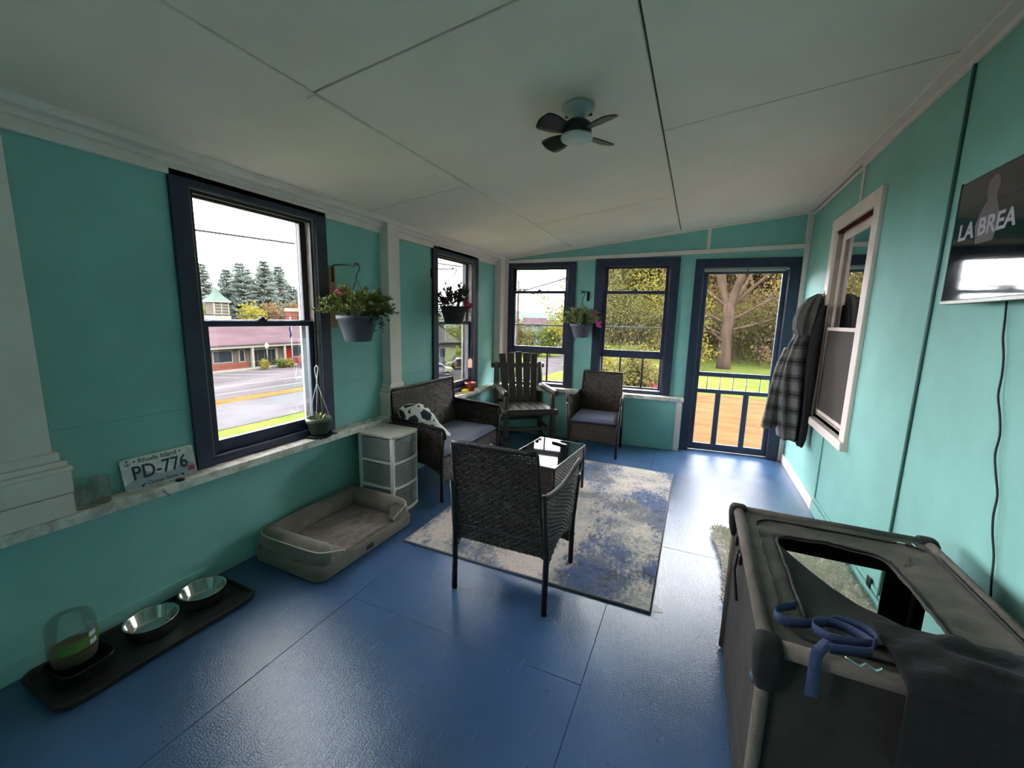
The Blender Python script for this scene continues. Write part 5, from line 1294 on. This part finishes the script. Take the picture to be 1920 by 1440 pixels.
for k in range(48):
    x = -66-rn.uniform(0, 12); y = 28+k*.85+rn.uniform(-1, 1); j = k % 2; z = -5.4+rn.uniform(-.5, 1.0); s_ = rn.uniform(.9, 1.12)
    if first[j]: o = ck[j]; o.location = (x, y, z); o.scale = (s_,)*3; first[j] = False
    else: dup(ck[j], (x, y, z), rn.uniform(0, 6), scale=s_)
for k, (x, y, h_, m_, lab) in enumerate([(-60, 41.5, 4.2, 'foliage_yellow', 'bright yellow-green round tree behind the low building roof'), (-62, 37, 3.6, 'foliage_green', 'green tree behind the low building roof'), (-62, 47, 4.6, 'foliage_brown', 'pinkish-brown budding tree behind the low building'), (-63, 52, 4.8, 'foliage_brown', 'second brownish budding tree behind the low building'), (-62, 33.5, 3.4, 'foliage_green', 'green tree left behind the roof cupola')]):
    bush('background_tree', lab, (x, y, -1.6), 3.0, h_-.8, m_, 80+k, 1500, .5, cat='tree')
# gable house, cars and hedge beyond the second left window
h_ = thing('gable_house', 'white gabled house seen through the second left window', 'house', (-31.5, 48, -5.4), -.25)
B(-8, -5, 0, 0, 5, 3.2).build('wall', 'house_white', h_); MB().prism([(-5.6, 3.1), (0, 6.3), (5.6, 3.1)], 'x', -8.4, .5).build('gable_roof', 'house_white', h_)
q = MB().hexa([(.55, -5.8, 2.95), (-8.5, -5.8, 2.95), (.55, 0, 6.4), (-8.5, 0, 6.4), (.55, -5.8, 3.15), (-8.5, -5.8, 3.15), (.55, 0, 6.6), (-8.5, 0, 6.6)]); q.build('roof_slope', 'roof', h_)
q = MB().hexa([(.55, 5.8, 2.95), (-8.5, 5.8, 2.95), (.55, 0, 6.4), (-8.5, 0, 6.4), (.55, 5.8, 3.15), (-8.5, 5.8, 3.15), (.55, 0, 6.6), (-8.5, 0, 6.6)]); q.build('roof_slope', 'roof', h_)
for y in (-2.6, 2.4): 
    f = B(-.02, y-.7, 1.0, .06, y+.7, 2.4).build('window', 'fascia', h_); B(.03, y-.55, 1.1, .09, y+.55, 2.3).build('pane', 'bglass', f)
def car(loc, rz, matn, label):
    r = thing('parked_car', label, 'car', loc, rz, 'cars parked across the street')
    prof = [(-2.15, .35), (-2.2, .75), (-1.95, .98), (-1.35, 1.02), (-.75, 1.42), (.55, 1.45), (1.15, 1.02), (1.95, .88), (2.15, .65), (2.12, .35)]
    MB().prism(prof, 'y', -.85, .85).build('body', matn, r, bevel=.12)
    for s in (-1, 1):
        MB().prism([(-1.15, 1.03), (-.70, 1.36), (.5, 1.38), (1.0, 1.03)], 'y', s*.853-.01, s*.853+.01).build('side_window', 'bglass', r)
        for x in (-1.35, 1.35): MB().tube([(x, s*.70, .33), (x, s*.88, .33)], .33, 18).build('wheel', 'tyre', r)
    return r
car((-30.0, 43.0, -5.36), .9, 'car_silver', 'silver car seen through the second left window, nearest the hedge')
car((-25.2, 40.0, -5.36), .9, 'car_white', 'white car nearest the street before the silver car')
car((-26.0, 47.0, -5.36), .9, 'car_dark', 'dark grey car beside the silver car across the street')
for k in range(5):
    bush('hedge_shrub', ['first', 'second', 'third', 'fourth', 'fifth'][k]+' olive shrub from the left in the hedge past the gable house', (-42+5*k, 66+1.5*k, -5.4), 3.2, 6.0, 'foliage_olive' if k % 2 else 'foliage_green', 100+k, 1400, .5, 'hedge past the gable house')
# village seen in the far corner window
for k, (x, y, w_, d_, hh, m_, lab) in enumerate([(-31, 104, 7, 6, 4.5, 'house_red', 'red brick house seen through the far corner window'), (-38, 106, 6, 6, 5.0, 'house_blue', 'pale blue house left of the red house'), (-25.5, 92, 5, 5, 3.4, 'house_white', 'small white shed right of the red house')]):
    z = -5.4; h_ = thing('village_house', lab, 'house', (x, y, z), .35)
    B(-w_/2, -d_/2, 0, w_/2, d_/2, hh).build('wall', m_, h_); MB().prism([(-d_/2-.4, hh-.1), (0, hh+2.0), (d_/2+.4, hh-.1)], 'x', -w_/2-.3, w_/2+.3).build('roof', 'roof', h_)
    for s in (-.25, .25): 
        f = B(w_*s-.55, -d_/2-.06, 1.4, w_*s+.55, -d_/2, 2.9).build('window', 'fascia', h_); B(w_*s-.45, -d_/2-.1, 1.5, w_*s+.45, -d_/2-.04, 2.8).build('pane', 'bglass', f)
for k, (x, y, rz_) in enumerate([(-44, 96, 5), (-20.5, 80, 4.0), (-35, 84, 2.6), (-28, 76, 2.0), (-24, 70, 1.6)]):
    bush('village_tree', ['bare tree left of the pale blue house', 'olive tree right of the village houses', 'low yellow shrub before the blue house', 'low green shrub before the red house', 'yellow shrub by the lane'][k], (x, y, zt(x, y)), rz_*.6, rz_, ['foliage_brown', 'foliage_olive', 'foliage_yellow', 'foliage_green', 'foliage_yellow'][k], 120+k, 900, .35, cat='tree')
mb = MB(); mb.grid(lambda u, v: (-190+190*u, 165+20*v, -6+(8.6+2.2*smooth01(1-abs(u-.55)*1.6)+1.2*noise.noise((u*5, 0, 1)))*math.sin(PI*.5*v)+.7*noise.noise((u*40, v*3, 2))*v), 80, 8)
struct(mb.build('distant_hill', 'hazy_hill'), 'distant wooded hill on the horizon')
mb = MB(); tp = thing('utility_pole', 'wooden utility pole beside the lane beyond the far corner window', 'utility pole', (-13.5, 37, -5.0)); MB().tube([(0, 0, 0), (0, 0, 10)], [.15, .11], 8).build('pole', 'pole_wood', tp); B(-1.1, -.06, 9.1, 1.1, .06, 9.25).build('crossarm', 'pole_wood', tp)
def cable(p0, p1, sag, label):
    P = [Vector(p0).lerp(Vector(p1), k/16)-Vector((0, 0, sag*4*(k/16)*(1-k/16))) for k in range(17)]
    tag(MB().tube(P, .055, 6).build('overhead_cable', 'wire'), label, 'cable', 'overhead cables along the street')
cable((-18, -5, 4.17), (-18, 40, 6.35), .0, 'overhead cable crossing the sky in the large left window')
cable((-14.5, 30, 2.4), (3, 30, 6.98), .0, 'upper overhead cable in the far corner window')
cable((-13.5, 37, 4.1), (-22, 100, 6.0), .5, 'lower overhead cable beyond the utility pole')
cable((-40, 20, 1.2), (-38, 60, 1.4), .2, 'thin overhead cable low before the conifers')
